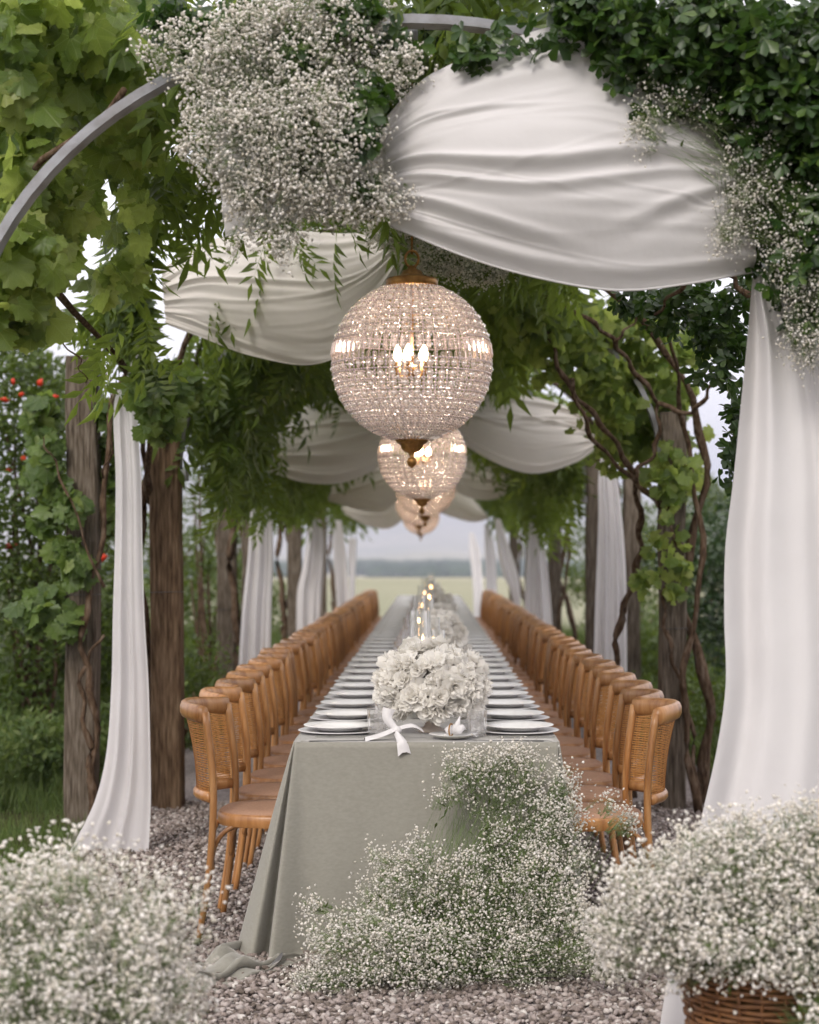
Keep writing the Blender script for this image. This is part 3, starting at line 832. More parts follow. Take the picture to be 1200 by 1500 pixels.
# ------------------------------------------------------------------ white blooms on the table
def bloom(seed, kind):
    r = np.random.default_rng(seed); V = []; F = []
    rings = [(3, .12, 1.35), (5, .28, 1.0), (6, .42, .62), (7, .50, .25)] if kind == 0 else [(5, .40, .75), (7, .52, .25)]
    for (n_, rad_, el) in rings:
        for i in range(n_):
            a = 2 * pi * (i + r.uniform(-.2, .2)) / n_ + rad_ * 9; w = rad_ * .95 * (1 + r.normal(0, .1)); L = .52 * (1 + r.normal(0, .1))
            base = len(V); d = np.array([cos(a), sin(a), 0]); t = np.array([-sin(a), cos(a), 0])
            for iv in range(4):
                q = iv / 3; out_ = rad_ * (.15 + .95 * q) * (1 if el < 1.2 else .8); h = L * q * sin(el) + .06 * q * q * (1 - el)
                wid = w * (0.25 + .9 * sin(pi * (.12 + .62 * q)))
                for iu in (-1, -.35, .35, 1):
                    curl = .10 * iu * iu * (1 if kind == 0 else -.5); rf = r.normal(0, .02) * q * 1.6
                    V.append(d * (out_ - curl * .5 + r.normal(0, .03) * q) + t * (wid * iu * .62 + r.normal(0, .02) * q) + np.array([0, 0, h + curl * .8 + rf * 2.2 - .12 * q * (el < .4)]))
            F += [(base + y * 4 + x, base + y * 4 + x + 1, base + y * 4 + x + 5, base + y * 4 + x + 4) for y in range(3) for x in range(3)]
    me = bpy.data.meshes.new("bloom"); me.from_pydata([tuple(v) for v in V], [], F); me.update(); me.materials.append(M['petal'])
    me.polygons.foreach_set("use_smooth", np.ones(len(me.polygons), dtype=bool)); return me


BLOOMS = [bloom(s, s % 3 // 2) for s in range(6)]
from mathutils import Matrix


def mound(x, y, rx, ry, rz, n, lab, seed, vase=True, low=0, sz=.062):
    r = np.random.default_rng(seed); e = empty("flower_arrangement", (x, y, TZ + .003)); tag(e, lab, "flower arrangement", "white flower mounds on the table")
    if vase:
        b = B(); b.lathe([(.0, 0), (.052, 0), (.054, .006), (.03, .02), (.022, .035), (.028, .05), (.045, .07), (.06, .095), (.063, .105), (.055, .105), (.0, .08)], 30); b.build("footed_vase", M['vase'], e)
    zc = (.165 if vase else .06); pts = []
    for i in range(n * 40):
        d = r.normal(0, 1, 3); d /= np.linalg.norm(d)
        if d[2] < -.6: continue
        p_ = np.array([d[0] * rx, d[1] * ry, zc + d[2] * (rz if d[2] > 0 else rz * .8)]) * 1.0
        if p_[2] < .035: continue
        if all(np.linalg.norm(p_ - q) > sz * .82 for q, _ in pts): pts.append((p_, d))
        if len(pts) >= n: break
    for p_, d in pts:
        ob = bpy.data.objects.new("bloom", BLOOMS[int(r.integers(0, 6))]); COL.objects.link(ob); ob.parent = e
        z = d + r.normal(0, .25, 3); z /= np.linalg.norm(z); x_ = np.cross(z, r.normal(0, 1, 3)); x_ /= np.linalg.norm(x_); y_ = np.cross(z, x_)
        s = sz * r.uniform(1.15, 1.75); mt = np.eye(4); mt[:3, 0] = x_ * s; mt[:3, 1] = y_ * s; mt[:3, 2] = z * s; mt[:3, 3] = p_ * r.uniform(.88, 1.02) - z * .02
        ob.matrix_local = Matrix(mt.tolist())
    # small buds and green stems that fill the gaps
    m_ = 260; d = norm(r.normal(0, 1, (m_, 3))); d[:, 2] = np.abs(d[:, 2]) * 1.0 - .25; T_ = d * np.array([rx, ry, rz]) * r.uniform(.7, 1.12, (m_, 1)) + [0, 0, zc]
    T_ = T_[T_[:, 2] > .02]; k_ = len(T_)
    soup("filler_bud", [(ICO[0] * [1, 1, 1.3], ICO[1])], frames(norm(r.normal(0, 1, (k_, 3))), norm(r.normal(0, 1, (k_, 3)))), T_, r.uniform(.004, .009, k_), M['petal'], e, True)
    b = B()
    for i in range(46):
        j = int(r.integers(0, k_)); p_ = T_[j]; c_ = np.array([p_[0] * .35, p_[1] * .35, zc * .6]); b.tube([c_, (c_ + p_) / 2 + r.normal(0, .012, 3), p_ * 1.03], .0016, 3)
    g_ = b.build("flower_stems", M['gypstem'], e); g_['kind'] = 'stuff'
    return e


mound(.008, 6.60, .205, .20, .165, 120, "largest mound of white hydrangea and orchid blooms on a footed cream vase", 3, sz=.052)
mound(.03, 7.35, .13, .18, .14, 30, "low white flower mound behind the two clear hurricane glasses", 5, False)
mound(.075, 9.7, .13, .18, .20, 26, "second tall mound of white blooms along the table", 6)
mound(.08, 12.6, .12, .2, .17, 20, "third white flower mound along the table, blurred", 8)
mound(.09, 16.0, .13, .2, .19, 18, "fourth white flower mound along the table, blurred", 9)
mound(.05, 20.5, .14, .2, .17, 14, "farthest white flower mound on the table", 10)


def hurricane(x, y, h, r, lab):
    e = empty("hurricane_candle", (x, y, TZ + .003)); tag(e, lab, "candle holder", "glass cylinders with candles on the table")
    b = B(); b.lathe([(0, .001), (r, .001), (r, h), (r - .0022, h), (r - .0022, .005), (0, .005)], 28); b.build("glass_cylinder", M['glass'], e)
    b = B(); ch = h * .62; b.lathe([(.0, .006), (.011, .006), (.010, ch), (.004, ch + .002), (0, ch - .003)], 14); c = b.build("taper_candle", M['wax'], e)
    b = B(); b.lathe([(.0, ch), (.0045, ch + .007), (.005, ch + .013), (.0025, ch + .024), (0, ch + .034)], 8); b.build("flame", M['flame'], c)


for (x, y, h, r, lab) in [(-.042, 7.15, .43, .037, "tall clear hurricane glass standing in the largest flower mound"), (.036, 7.25, .35, .029, "shorter clear hurricane glass right behind the largest mound"),
                          (-.03, 8.3, .40, .036, "glass candle cylinder just behind the low white mound"), (.02, 8.9, .34, .033, "narrow glass candle cylinder before the second tall mound"),
                          (-.06, 10.2, .42, .035, "glass candle cylinder beside the second tall mound"), (-.01, 11.3, .38, .035, "glass candle cylinder between the second and third mounds"),
                          (-.05, 13.2, .42, .035, "glass candle cylinder beside the third mound"), (.0, 14.8, .45, .035, "tall glass candle cylinder past the third mound"),
                          (-.04, 17.2, .42, .035, "glass candle cylinder past the fourth mound"), (.02, 19.0, .45, .035, "farthest glass candle cylinder on the table")]:
    hurricane(x, y, h, r, lab)


# ------------------------------------------------------------------ chandeliers
def make_chandelier():
    Rg = .25; e = empty("globe_chandelier")
    # top cap, loop
    b = B(); b.lathe([(.0, .305), (.012, .303), (.016, .292), (.03, .288), (.035, .277), (.047, .268), (.078, .263), (.082, .258), (.082, .240), (.079, .236), (.074, .236)], 36); b.build("brass_cap", M['brass'], e)
    b = B(); b.tube([(.021 * cos(a), 0, .325 + .026 * sin(a)) for a in np.linspace(0, 2 * pi, 21)[:-1]], .0045, 6, closed=True, up=(0, 1, 0)); b.build("hanging_ring", M['brass'], e)
    b = B(); b.tube([(0, 0, .34), (0, 0, .60), (0, 0, 1.03)], .004, 6); b.build("chain", M['brass'], e)
    b = B(); b.lathe([(.05, -.243), (.053, -.248), (.045, -.256), (.036, -.262), (.034, -.272), (.024, -.282), (.010, -.287), (.006, -.300), (.012, -.303), (.0165, -.314), (.013, -.325), (.006, -.331), (.0, -.336)], 28, cap=True); b.build("bottom_finial", M['brass'], e)
    # light fitting
    b = B(); b.tube([(0, 0, .26), (0, 0, -.02)], .006, 8); b.lathe([(0, -.05), (.02, -.04), (.022, -.02), (.006, -.008)], 16); st_ = b.build("lamp_stem", M['brass'], e)
    for i in range(5):
        a = i * 2 * pi / 5 + .7; x, y = .045 * cos(a), .045 * sin(a)
        b = B(); b.tube([(0, 0, -.012), (x * .7, y * .7, -.05), (x, y, -.035)], .004, 6); b.lathe([(.009, -.04), (.010, .0), (.0, .0)], 10, (x, y, 0)); b.build("candle_arm", M['brass'], st_)
        b = B(); b.lathe([(.0, .0), (.010, .006), (.014, .02), (.009, .04), (.0, .055)], 12, (x, y, 0)); b.build("bulb", M['bulb'], st_)
    # wires
    b = B(); lat = list(np.radians(np.concatenate([np.arange(-75, 3, 7.3), [15.3], np.arange(22.5, 72, 7.3)])))
    for la in lat:
        rr = Rg * cos(la) * .995; b.tube([(rr * cos(w), rr * sin(w), Rg * sin(la)) for w in np.linspace(0, 2 * pi, 61)[:-1]], .0014, 3, closed=True, caps=False)
    for i in range(40):
        w = 2 * pi * i / 40; b.tube([(Rg * cos(t) * cos(w), Rg * cos(t) * sin(w), Rg * sin(t)) for t in np.radians(np.linspace(-77, 72, 23))], .0012, 3, caps=False)
    fr_ = b.build("wire_frame", M['beadwire'], e, False)
    # beads
    Vt = np.array([(1, 0, 0), (.7, .7, 0), (0, 1, 0), (-.7, .7, 0), (-1, 0, 0), (-.7, -.7, 0), (0, -1, 0), (.7, -.7, 0), (0, 0, .75), (0, 0, -.75)], float)
    Ft = np.array([(i, (i + 1) % 8, 8) for i in range(8)] + [((i + 1) % 8, i, 9) for i in range(8)])
    Rs, Ts, Ss = [], [], []
    rows = [radians(a) for a in np.concatenate([np.arange(-71.35, -1, 7.3), np.arange(18.9, 70, 7.3)])]
    NC = 40; Ro, To, So = [], [], []
    for la in rows:
        for i in range(NC):
            w = 2 * pi * (i + .5) / NC; d = np.array([cos(la) * cos(w), cos(la) * sin(w), sin(la)]); up = np.array([-sin(la) * cos(w), -sin(la) * sin(w), cos(la)])
            Rs.append(frames(up, d + rng.normal(0, .12, 3))); Ts.append(d * Rg); Ss.append(min(.0132, .42 * 2 * pi * Rg * cos(la) / NC))
    # small beads strung along the rings and the uprights
    for la in lat:
        nb = int(2 * pi * Rg * cos(la) / .0098)
        for dl in (0,):
            for i in range(nb):
                w = 2 * pi * (i + (dl > 0) * .5) / nb; l2 = la + dl; To.append(np.array([cos(l2) * cos(w), cos(l2) * sin(w), sin(l2)]) * (Rg + .002)); So.append(.0052)
    for i in range(NC):
        w = 2 * pi * i / NC
        for t in np.radians(np.arange(-76, 72, 2.15)):
            if radians(1.5) < t < radians(15) or abs(sin(pi * i / 2)) * cos(t) * 2 < (abs(t) > 1.0) * 1.1: continue
            for dw in (0,): To.append(np.array([cos(t) * cos(w + dw), cos(t) * sin(w + dw), sin(t)]) * (Rg + .001)); So.append(.0052)
    soup("crystal_beads", [(Vt, Ft)], np.array(Rs), np.array(Ts), np.array(Ss), M['crystal'], e)
    Vo = np.array([(1, 0, 0), (0, 1, 0), (-1, 0, 0), (0, -1, 0), (0, 0, 1), (0, 0, -1)], float); Fo = np.array([(0, 1, 4), (1, 2, 4), (2, 3, 4), (3, 0, 4), (1, 0, 5), (2, 1, 5), (3, 2, 5), (0, 3, 5)])
    soup("seed_beads", [(Vo, Fo)], frames(rand_dir(len(To)), rand_dir(len(To))), np.array(To), np.array(So), M['seed'], e)
    # long prisms round the middle
    b = B(); b.tube([(0, 0, -.024), (0, 0, -.018), (0, 0, .018), (0, 0, .024)], [.003, .0092, .0092, .003], 6); pr0 = b.build("crystal_prism", M['crystal2'], e, False)
    N = 60; la = radians(8.5)
    for i in range(N):
        w = 2 * pi * i / N; ob = pr0 if i == 0 else pr0.copy()
        if i: COL.objects.link(ob)
        ob.parent = e; ob.location = (Rg * cos(la) * cos(w), Rg * cos(la) * sin(w), Rg * sin(la)); ob.rotation_euler = (0, -la, w)
    # lowest fan of slim rods
    b = B()
    for i in range(44):
        w = 2 * pi * i / 44; P = [(Rg * cos(t) * cos(w), Rg * cos(t) * sin(w), Rg * sin(t)) for t in np.radians([-77, -70, -62, -55])]; b.tube(P, [.0028, .004, .005, .004], 5)
    f_ = b.build("crystal_rods", M['crystal'], e, False); f_['kind'] = 'stuff'
    return e


CH = [(-.055, 5.6, 2.02), (-.041, 10.2, 1.972), (-.034, 14.8, 1.968), (-.115, 19.4, 1.955), (-.115, 24.0, 1.91)]
CHL = ["large lit crystal globe chandelier nearest the camera, its brass finial above the table", "second crystal globe chandelier, peeking out below the large one", "third crystal globe chandelier, glowing amber behind the second",
       "fourth crystal globe chandelier in the line", "farthest and lowest looking crystal globe chandelier"]
c0 = make_chandelier()
for k, p_ in enumerate(CH):
    if k == 0: c0.location = p_; tag(c0, CHL[0], "chandelier", "crystal globe chandeliers hung in a line"); c = c0
    else: c = dup(c0, CHL[k], p_, .05 * k)
    L = bpy.data.lights.new("bulb_light", 'POINT'); L.energy = 5.0 if k == 0 else 5.0; L.color = (1, .84, .68) if k < 2 else (1, .66, .38); L.shadow_soft_size = .03
    lo = bpy.data.objects.new("bulb_light", L); COL.objects.link(lo); lo.parent = c; lo.location = (0, 0, .03)


# ------------------------------------------------------------------ draped voile
def ridge_field(s, t, seed, n=7, amp=.02, sag=.15, wm=1):
    r = np.random.default_rng(seed); d = 0 * s
    for i in range(n):
        t0 = r.uniform(.05, .95); t1 = t0 + r.normal(0, .22); w = r.uniform(.012, .035) * wm; a = amp * r.uniform(.5, 1.4)
        tc_ = t0 * (1 - s) + t1 * s + sag * 4 * s * (1 - s) * r.uniform(-.2, 1) * .3
        env = (np.clip(1.15 - s * r.uniform(.8, 1.6), 0, 1) if r.random() < .5 else np.clip(1.15 - (1 - s) * r.uniform(.8, 1.6), 0, 1)) ** 1.2
        d = d + a * env * np.exp(-((t - tc_) / w) ** 2)
        d = d - .5 * a * env * np.exp(-((t - tc_ - 2.0 * w) / (1.3 * w)) ** 2)
    return d


def hand_ridges(s, t, lst):
    d = 0 * s
    for (ta, tb, tc_, w, a, e0, e1) in lst:     # where the ridge runs at s = 0, .5, 1, its width and height, how far it reaches
        tt = ta * (1 - s) * (1 - 2 * s) + 4 * tb * s * (1 - s) + tc_ * s * (2 * s - 1)
        env = np.clip(1 - np.clip(e0 - s, 0, 9) / .22, 0, 1) * np.clip(1 - np.clip(s - e1, 0, 9) / .25, 0, 1)
        d = d + a * env * np.exp(-((t - tt) / w) ** 2) - .6 * a * env * np.exp(-((t - tt - 1.9 * w) / (1.4 * w)) ** 2)
    return d


def drape_sheet(Lp, Rp, top, bot, seed, folds=8, amp=.02, bulge=.10, ns=90, nt_=80, gather=5, hand=None):
    """Lp, Rp: (p_top, p_bottom) of the gathered ends; top, bot: curves as lists of (s, dz) added to the chord"""
    s, t = np.meshgrid(np.linspace(0, 1, ns), np.linspace(0, 1, nt_))
    L = Lp[0][None, None] * (1 - t)[..., None] + Lp[1][None, None] * t[..., None]
    R = Rp[0][None, None] * (1 - t)[..., None] + Rp[1][None, None] * t[..., None]
    P = L * (1 - s)[..., None] + R * s[..., None]
    def curve(c): return np.interp(s, [a for a, _ in c], [b_ for _, b_ in c])
    def smooth(c):
        xs = np.linspace(0, 1, 60); pts_ = spline([(a, b_, 0) for a, b_ in c], 12); return np.interp(s, pts_[:, 0], pts_[:, 1])
    dz = smooth(top) * (1 - t) ** 1.2 + smooth(bot) * t ** 1.2
    P[..., 2] += dz
    env = np.sin(pi * s) ** .6
    P[..., 1] -= bulge * env * np.sin(pi * np.clip(t * .85 + .1, 0, 1))
    d = ridge_field(s, t, seed, folds, amp) if hand is None else hand_ridges(s, t, hand)
    d = d + ridge_field(s, t, seed + 50, 34, .0024, .15, .6)
    g_ = .014 * np.sin(t * 2 * pi * gather + seed) * (np.exp(-s / .09) + np.exp(-(1 - s) / .09)) + .01 * np.sin(t * 2 * pi * (gather * 2.1) + s * 3) * (np.exp(-s / .06) + np.exp(-(1 - s) / .06))
    P[..., 1] -= d + g_; P[..., 2] += d * .35
    i, j = np.meshgrid(np.arange(nt_ - 1), np.arange(ns - 1), indexing='ij'); q = (i * ns + j).ravel()
    return P.reshape(-1, 3), np.stack([q, q + 1, q + ns + 1, q + ns], 1)


def swag(name, sheets, lab, mat='cream'):
    e = empty(name, (0, float(sheets[0][0][0, 1]), 0)); tag(e, lab, "fabric swag", "white voile swags under the arches")
    off = np.array([0, float(sheets[0][0][0, 1]), 0])
    for (V, F) in sheets:
        ob = link("fabric_panel", mesh_np("fabric_panel", V - off, F), M[mat], e, True)
        w_ = int(F[0][3] - F[0][0]); b = B(); b.tube((V - off)[-w_:], .0035, 5); b.build("hem", M[mat], e)
    return e


a_ = at
swag("fabric_swag", [
    drape_sheet((a_(556, 182, 5.15), a_(572, 330, 5.1)), (a_(1112, 185, 5.12), a_(1106, 396, 5.08)), [(0, 0), (.09, .10), (.18, .16), (.35, .235), (.56, .285), (.72, .22), (.86, .09), (1, 0)], [(0, 0), (.2, -.062), (.4, -.10), (.62, -.108), (.82, -.062), (1, 0)], 11, 9, .026, .20, 190, 260, 4, [(.45, .54, .25, .026, .018, 0, 1), (.57, .625, .34, .02, .010, 0, 1), (.74, .84, .9, .03, .016, 0, .30), (.6, .80, .36, .03, .013, .78, 1), (.9, .93, .90, .03, .008, 0, 1), (.25, .16, .05, .06, .012, 0, .5)]),
    drape_sheet((a_(300, 60, 5.3), a_(330, 345, 5.3)), (a_(560, 150, 5.2), a_(575, 290, 5.2)), [(0, 0), (.5, .05), (1, 0)], [(0, 0), (.5, .0), (1, 0)], 5, 4, .01, .03, 40, 50)],
     "large billowing white swag hung across the front arch", 'cloth')
swag("fabric_swag", [
    drape_sheet((a_(236, 396, 8.5), a_(243, 474, 8.5)), (a_(600, 335, 8.6), a_(606, 350, 8.6)), [(0, 0), (.2, .10), (.5, .08), (.75, .02), (1, 0)], [(0, 0), (.15, -.13), (.35, -.30), (.62, -.45), (.8, -.39), (.93, -.17), (1, 0)], 21, 6, .022, .16, 100, 90),
    drape_sheet((a_(600, 335, 8.6), a_(606, 350, 8.6)), (a_(860, 365, 8.5), a_(862, 372, 8.5)), [(0, 0), (.5, .02), (1, 0)], [(0, 0), (.3, -.12), (.6, -.13), (1, 0)], 22, 5, .02, .06, 60, 50)],
     "greige white swag left of the large chandelier, over the pomegranate side")
swag("fabric_swag", [
    drape_sheet((a_(388, 640, 13.3), a_(392, 690, 13.3)), (a_(618, 580, 13.4), a_(622, 600, 13.4)), [(0, 0), (.25, .15), (.5, .18), (.8, .08), (1, 0)], [(0, 0), (.25, -.20), (.5, -.31), (.75, -.27), (1, 0)], 31, 6, .035, .2, 80, 70),
    drape_sheet((a_(618, 580, 13.4), a_(622, 600, 13.4)), (a_(868, 632, 13.3), a_(877, 654, 13.3)), [(0, 0), (.3, .10), (.6, .16), (.88, .13), (1, 0)], [(0, 0), (.3, -.24), (.6, -.31), (.85, -.17), (1, 0)], 32, 6, .035, .2, 80, 70)],
     "pale swag spanning the aisle behind the large chandelier's lower half")
swag("fabric_swag", [
    drape_sheet((a_(478, 722, 18.2), a_(482, 734, 18.2)), (a_(620, 668, 18.3), a_(622, 680, 18.3)), [(0, 0), (.3, .16), (.6, .14), (1, 0)], [(0, 0), (.35, -.22), (.65, -.30), (1, 0)], 41, 5, .035, .2, 60, 50),
    drape_sheet((a_(620, 668, 18.3), a_(622, 680, 18.3)), (a_(756, 696, 18.2), a_(760, 706, 18.2)), [(0, 0), (.3, .12), (.6, .16), (1, 0)], [(0, 0), (.4, -.24), (.75, -.22), (1, 0)], 42, 5, .035, .2, 60, 50)],
     "pale swag behind the second chandelier")
swag("fabric_swag", [
    drape_sheet((a_(500, 742, 23), a_(503, 752, 23)), (a_(618, 712, 23.1), a_(620, 724, 23.1)), [(0, 0), (.3, .12), (.6, .14), (1, 0)], [(0, 0), (.35, -.26), (.65, -.32), (1, 0)], 51, 4, .03, .2, 50, 40),
    drape_sheet((a_(618, 712, 23.1), a_(620, 724, 23.1)), (a_(712, 752, 23), a_(716, 760, 23)), [(0, 0), (.3, .16), (.6, .2), (1, 0)], [(0, 0), (.4, -.14), (.75, -.12), (1, 0)], 52, 4, .03, .2, 50, 40)],
     "pale swag behind the third chandelier near the far end")
swag("fabric_swag", [
    drape_sheet((a_(530, 748, 27.8), a_(532, 752, 27.8)), (a_(622, 735, 27.8), a_(624, 740, 27.8)), [(0, 0), (.5, .14), (1, 0)], [(0, 0), (.5, -.16), (1, 0)], 61, 3, .03, .2, 40, 30),
    drape_sheet((a_(622, 735, 27.8), a_(624, 740, 27.8)), (a_(705, 750, 27.8), a_(707, 754, 27.8)), [(0, 0), (.5, .14), (1, 0)], [(0, 0), (.5, -.12), (1, 0)], 62, 3, .03, .2, 40, 30)],
     "farthest pale swag at the field end of the pergola")


def curtain(stations, Y, lab, folds=5, amp=.03, seed=0, ns=70, tail=0):
    """stations: (v, u_left, u_right[, Y])"""
    r = np.random.default_rng(seed); st_ = []
    for s_ in stations:
        y = s_[3] if len(s_) > 3 else Y; a = a_(s_[1], s_[0], y); b2 = a_(s_[2], s_[0], y); st_.append(np.concatenate([a, b2]))
    Q = spline([x[:3] for x in st_], 10); Q2 = spline([x[3:] for x in st_], 10); n = len(Q); V = []
    ph = r.uniform(0, 6, 5)
    for i in range(n):
        q = i / (n - 1); wdt = np.linalg.norm(Q2[i] - Q[i])
        for j in range(ns):
            s = j / (ns - 1); sw = s + .015 * sin(s * 17 + q * 2 + ph[0])
            d = amp * min(1, wdt / .25 + .25) * (sin(2 * pi * folds * sw + ph[1] + .9 * sin(q * 2.5 + ph[2])) * .55 + .35 * sin(2 * pi * folds * 1.7 * sw + ph[3]) + .25 * sin(2 * pi * sw * 1.0 + q * 4 + ph[4]))
            p_ = Q[i] * (1 - s) + Q2[i] * s; V.append((p_[0] + .3 * d * (1 - 2 * abs(s - .5)), p_[1] + d, max(.012, p_[2])))
    i, j = np.meshgrid(np.arange(n - 1), np.arange(ns - 1), indexing='ij'); q = (i * ns + j).ravel()
    ob = link("hanging_drape", mesh_np("hanging_drape", np.array(V), np.stack([q, q + 1, q + ns + 1, q + ns], 1)), M['curtain'] if Y > 6 else M['cloth'], None, True)
    tag(ob, lab, "curtain", "white voile curtains hanging at the posts"); return ob


curtain([(500, 198, 210), (545, 188, 205), (590, 167, 200), (700, 169, 206), (800, 168, 208), (900, 165, 211), (1000, 163, 217), (1100, 156, 220), (1170, 140, 221), (1225, 114, 219), (1262, 95, 217)], 8.35,
        "long white curtain falling to the gravel beside the thick free-standing post", 2.2, .022, 3)
curtain([(395, 1104, 1130), (430, 1100, 1150), (500, 1094, 1205), (600, 1084, 1240), (700, 1074, 1262), (800, 1062, 1275), (900, 1060, 1285), (1000, 1062, 1290), (1090, 1050, 1295), (1180, 1030, 1298), (1300, 1003, 1300), (1420, 978, 1300), (1518, 962, 1300)], 5.12,
        "broad white curtain at the right edge, falling behind the wicker basket", 2.1, .034, 8, 110)
YL = [13.3, 18.2, 23, 27.9]
curtain([(690, 380, 394), (740, 368, 398), (820, 362, 400), (900, 354, 397), (1000, 348, 396), (1086, 342, 394)], 13.3, "second white curtain on the pomegranate side, behind the first chairs", 3, .04, 11)
curtain([(762, 456, 470), (790, 450, 475), (835, 442, 474), (870, 435, 472), (940, 434, 470), (1011, 433, 470)], 18.2, "third white curtain on the pomegranate side, blown sideways", 3, .05, 12)
curtain([(762, 490, 500), (800, 488, 506), (860, 492, 511), (900, 494, 512), (969, 494, 512)], 23, "fourth white curtain on the pomegranate side", 2, .05, 13)
curtain([(788, 510, 523), (820, 510, 522), (855, 512, 520), (941, 512, 520)], 27.9, "farthest white curtain on the pomegranate side", 2, .04, 14)
curtain([(658, 882, 890), (700, 876, 903), (760, 876, 911), (850, 873, 917), (950, 870, 918), (1086, 868, 920)], 13.3, "slim white curtain with a sunlit edge on the hedge side", 3, .04, 15)
curtain([(735, 780, 786), (780, 774, 795), (850, 770, 804), (940, 766, 811), (1011, 764, 812)], 18.2, "white curtain flaring towards its hem, second on the hedge side", 3, .05, 16)
curtain([(760, 725, 733), (800, 728, 746), (840, 736, 758), (880, 752, 763), (969, 756, 764)], 23, "third white curtain on the hedge side, tied back at half height", 2, .05, 17)
curtain([(768, 710, 716), (800, 710, 724), (850, 712, 728), (941, 713, 729)], 27.9, "fourth white curtain on the hedge side", 2, .04, 18)
curtain([(780, 688, 694), (810, 688, 703), (860, 693, 708), (925, 694, 709)], 31.8, "farthest white curtain on the hedge side by the field", 2, .04, 19)


# ------------------------------------------------------------------ vines
def vine(name, lab, trunks, group="vines climbing over the pergola", cat="vine"):
    e = empty(name, tuple(float(c) for c in trunks[0][0][0])); tag(e, lab, cat, group); off = np.array(trunks[0][0][0], float)
    for i, (P, r0, r1) in enumerate(trunks):
        b = B(); Q = spline(P, 7); n = len(Q); q = np.arange(n)
        Q = Q + np.stack([.012 * np.sin(q * 1.3 + i), .012 * np.cos(q * 1.1 + 2 * i), 0 * q], 1)
        rad_ = np.linspace(r0, r1, n) * (1 + .18 * np.sin(q * .9 + i) + .10 * np.sin(q * 2.3))
        b.tube(Q - off, rad_, 8); b.build("trunk" if i == 0 else "branch", M['bark'], e)
    return e, off


def canopy_pts(n, a0, a1, y0, y1, din, dout, gap=0.0, seed=0):
    """points in a leafy shell that follows the arches; a: angle from the -x foot"""
    r = np.random.default_rng(seed)
    a = r.uniform(a0, a1, n * 2); y = r.uniform(y0, y1, n * 2); d = r.uniform(-din, dout, n * 2)
    clump = np.sin(a * 7 + y * 2.3 + seed) + np.sin(a * 3.1 - y * 4.1 + 1.7 * seed) + .8 * np.sin(y * 7 + a * 11)
    k = (clump > -3 + 3 * gap) ; a, y, d, cl = a[k][:n], y[k][:n], d[k][:n], clump[k][:n]
    d = d * (1 + .25 * cl * (d < 0))
    P = np.stack([AXC - (AX + d) * np.cos(a), y, AZ0 + (AB + d) * np.sin(a)], 1)
    o_ = np.stack([-np.cos(a), 0 * a, np.sin(a)], 1)
    return P, o_


def clumps(centers, rad_, n, seed=0, flat=(1, 1, 1)):
    r = np.random.default_rng(seed); C = np.array(centers); w = r.integers(0, len(C), n)
    d = r.normal(0, 1, (n, 3)); d = d / np.linalg.norm(d, axis=1, keepdims=True) * (r.uniform(0, 1, (n, 1)) ** .45)
    return C[w] + d * np.array(rad_)[w % len(rad_)][:, None] * np.array(flat), d


def sz(n, m, s=.18): return np.clip(m * (1 + rng.normal(0, s, n)), m * .4, m * 1.6)


# 1 front grape vine, big backlit leaves
e, off = vine("grape_vine", "bright grapevine with large lobed leaves at the near arch foot, top left", [([(-1.5, 5.45, 0), (-1.55, 5.5, 1.0), (-1.46, 5.4, 2.0), (-1.42, 5.6, 2.4), (-1.3, 6.0, 2.6)], .026, .004),
     ([a_(30, 480, 6.0), a_(60, 470, 6.0), a_(110, 520, 6.1), a_(125, 560, 6.2)], .004, .002), ([a_(0, 470, 5.8), a_(15, 475, 5.8), a_(36, 462, 5.8)], .014, .006)])
cs = [a_(u, v, y) for (u, v, y) in [(60, 60, 5.7), (150, 60, 5.8), (200, 40, 6.0), (30, 150, 5.6), (130, 140, 5.9), (220, 120, 6.2), (190, 200, 6.3), (40, 240, 5.6), (20, 330, 5.5), (40, 400, 5.6), (60, 330, 5.9), (-60, 100, 5.6), (-80, 300, 5.6), (110, 20, 5.6), (10, 20, 5.5), (20, 440, 5.6), (250, 60, 6.4), (160, 290, 6.5), (230, 170, 6.6), (100, 250, 6.1), (80, 110, 6.2), (-20, 200, 5.8), (60, 200, 6.4), (130, 210, 6.6), (180, 110, 6.8), (95, 300, 7.0), (170, 380, 7.2), (120, 330, 7.0)]]
P, d = clumps(cs, [.14, .17, .15, .12], 1500, 1, (1, 1.6, 1))
leaves(e, T_GRAPE, orient(len(P), .9, np.array([0, -.7, .2]), .55), P - 0, sz(len(P), .086), M['grape2'], 300, m=500)

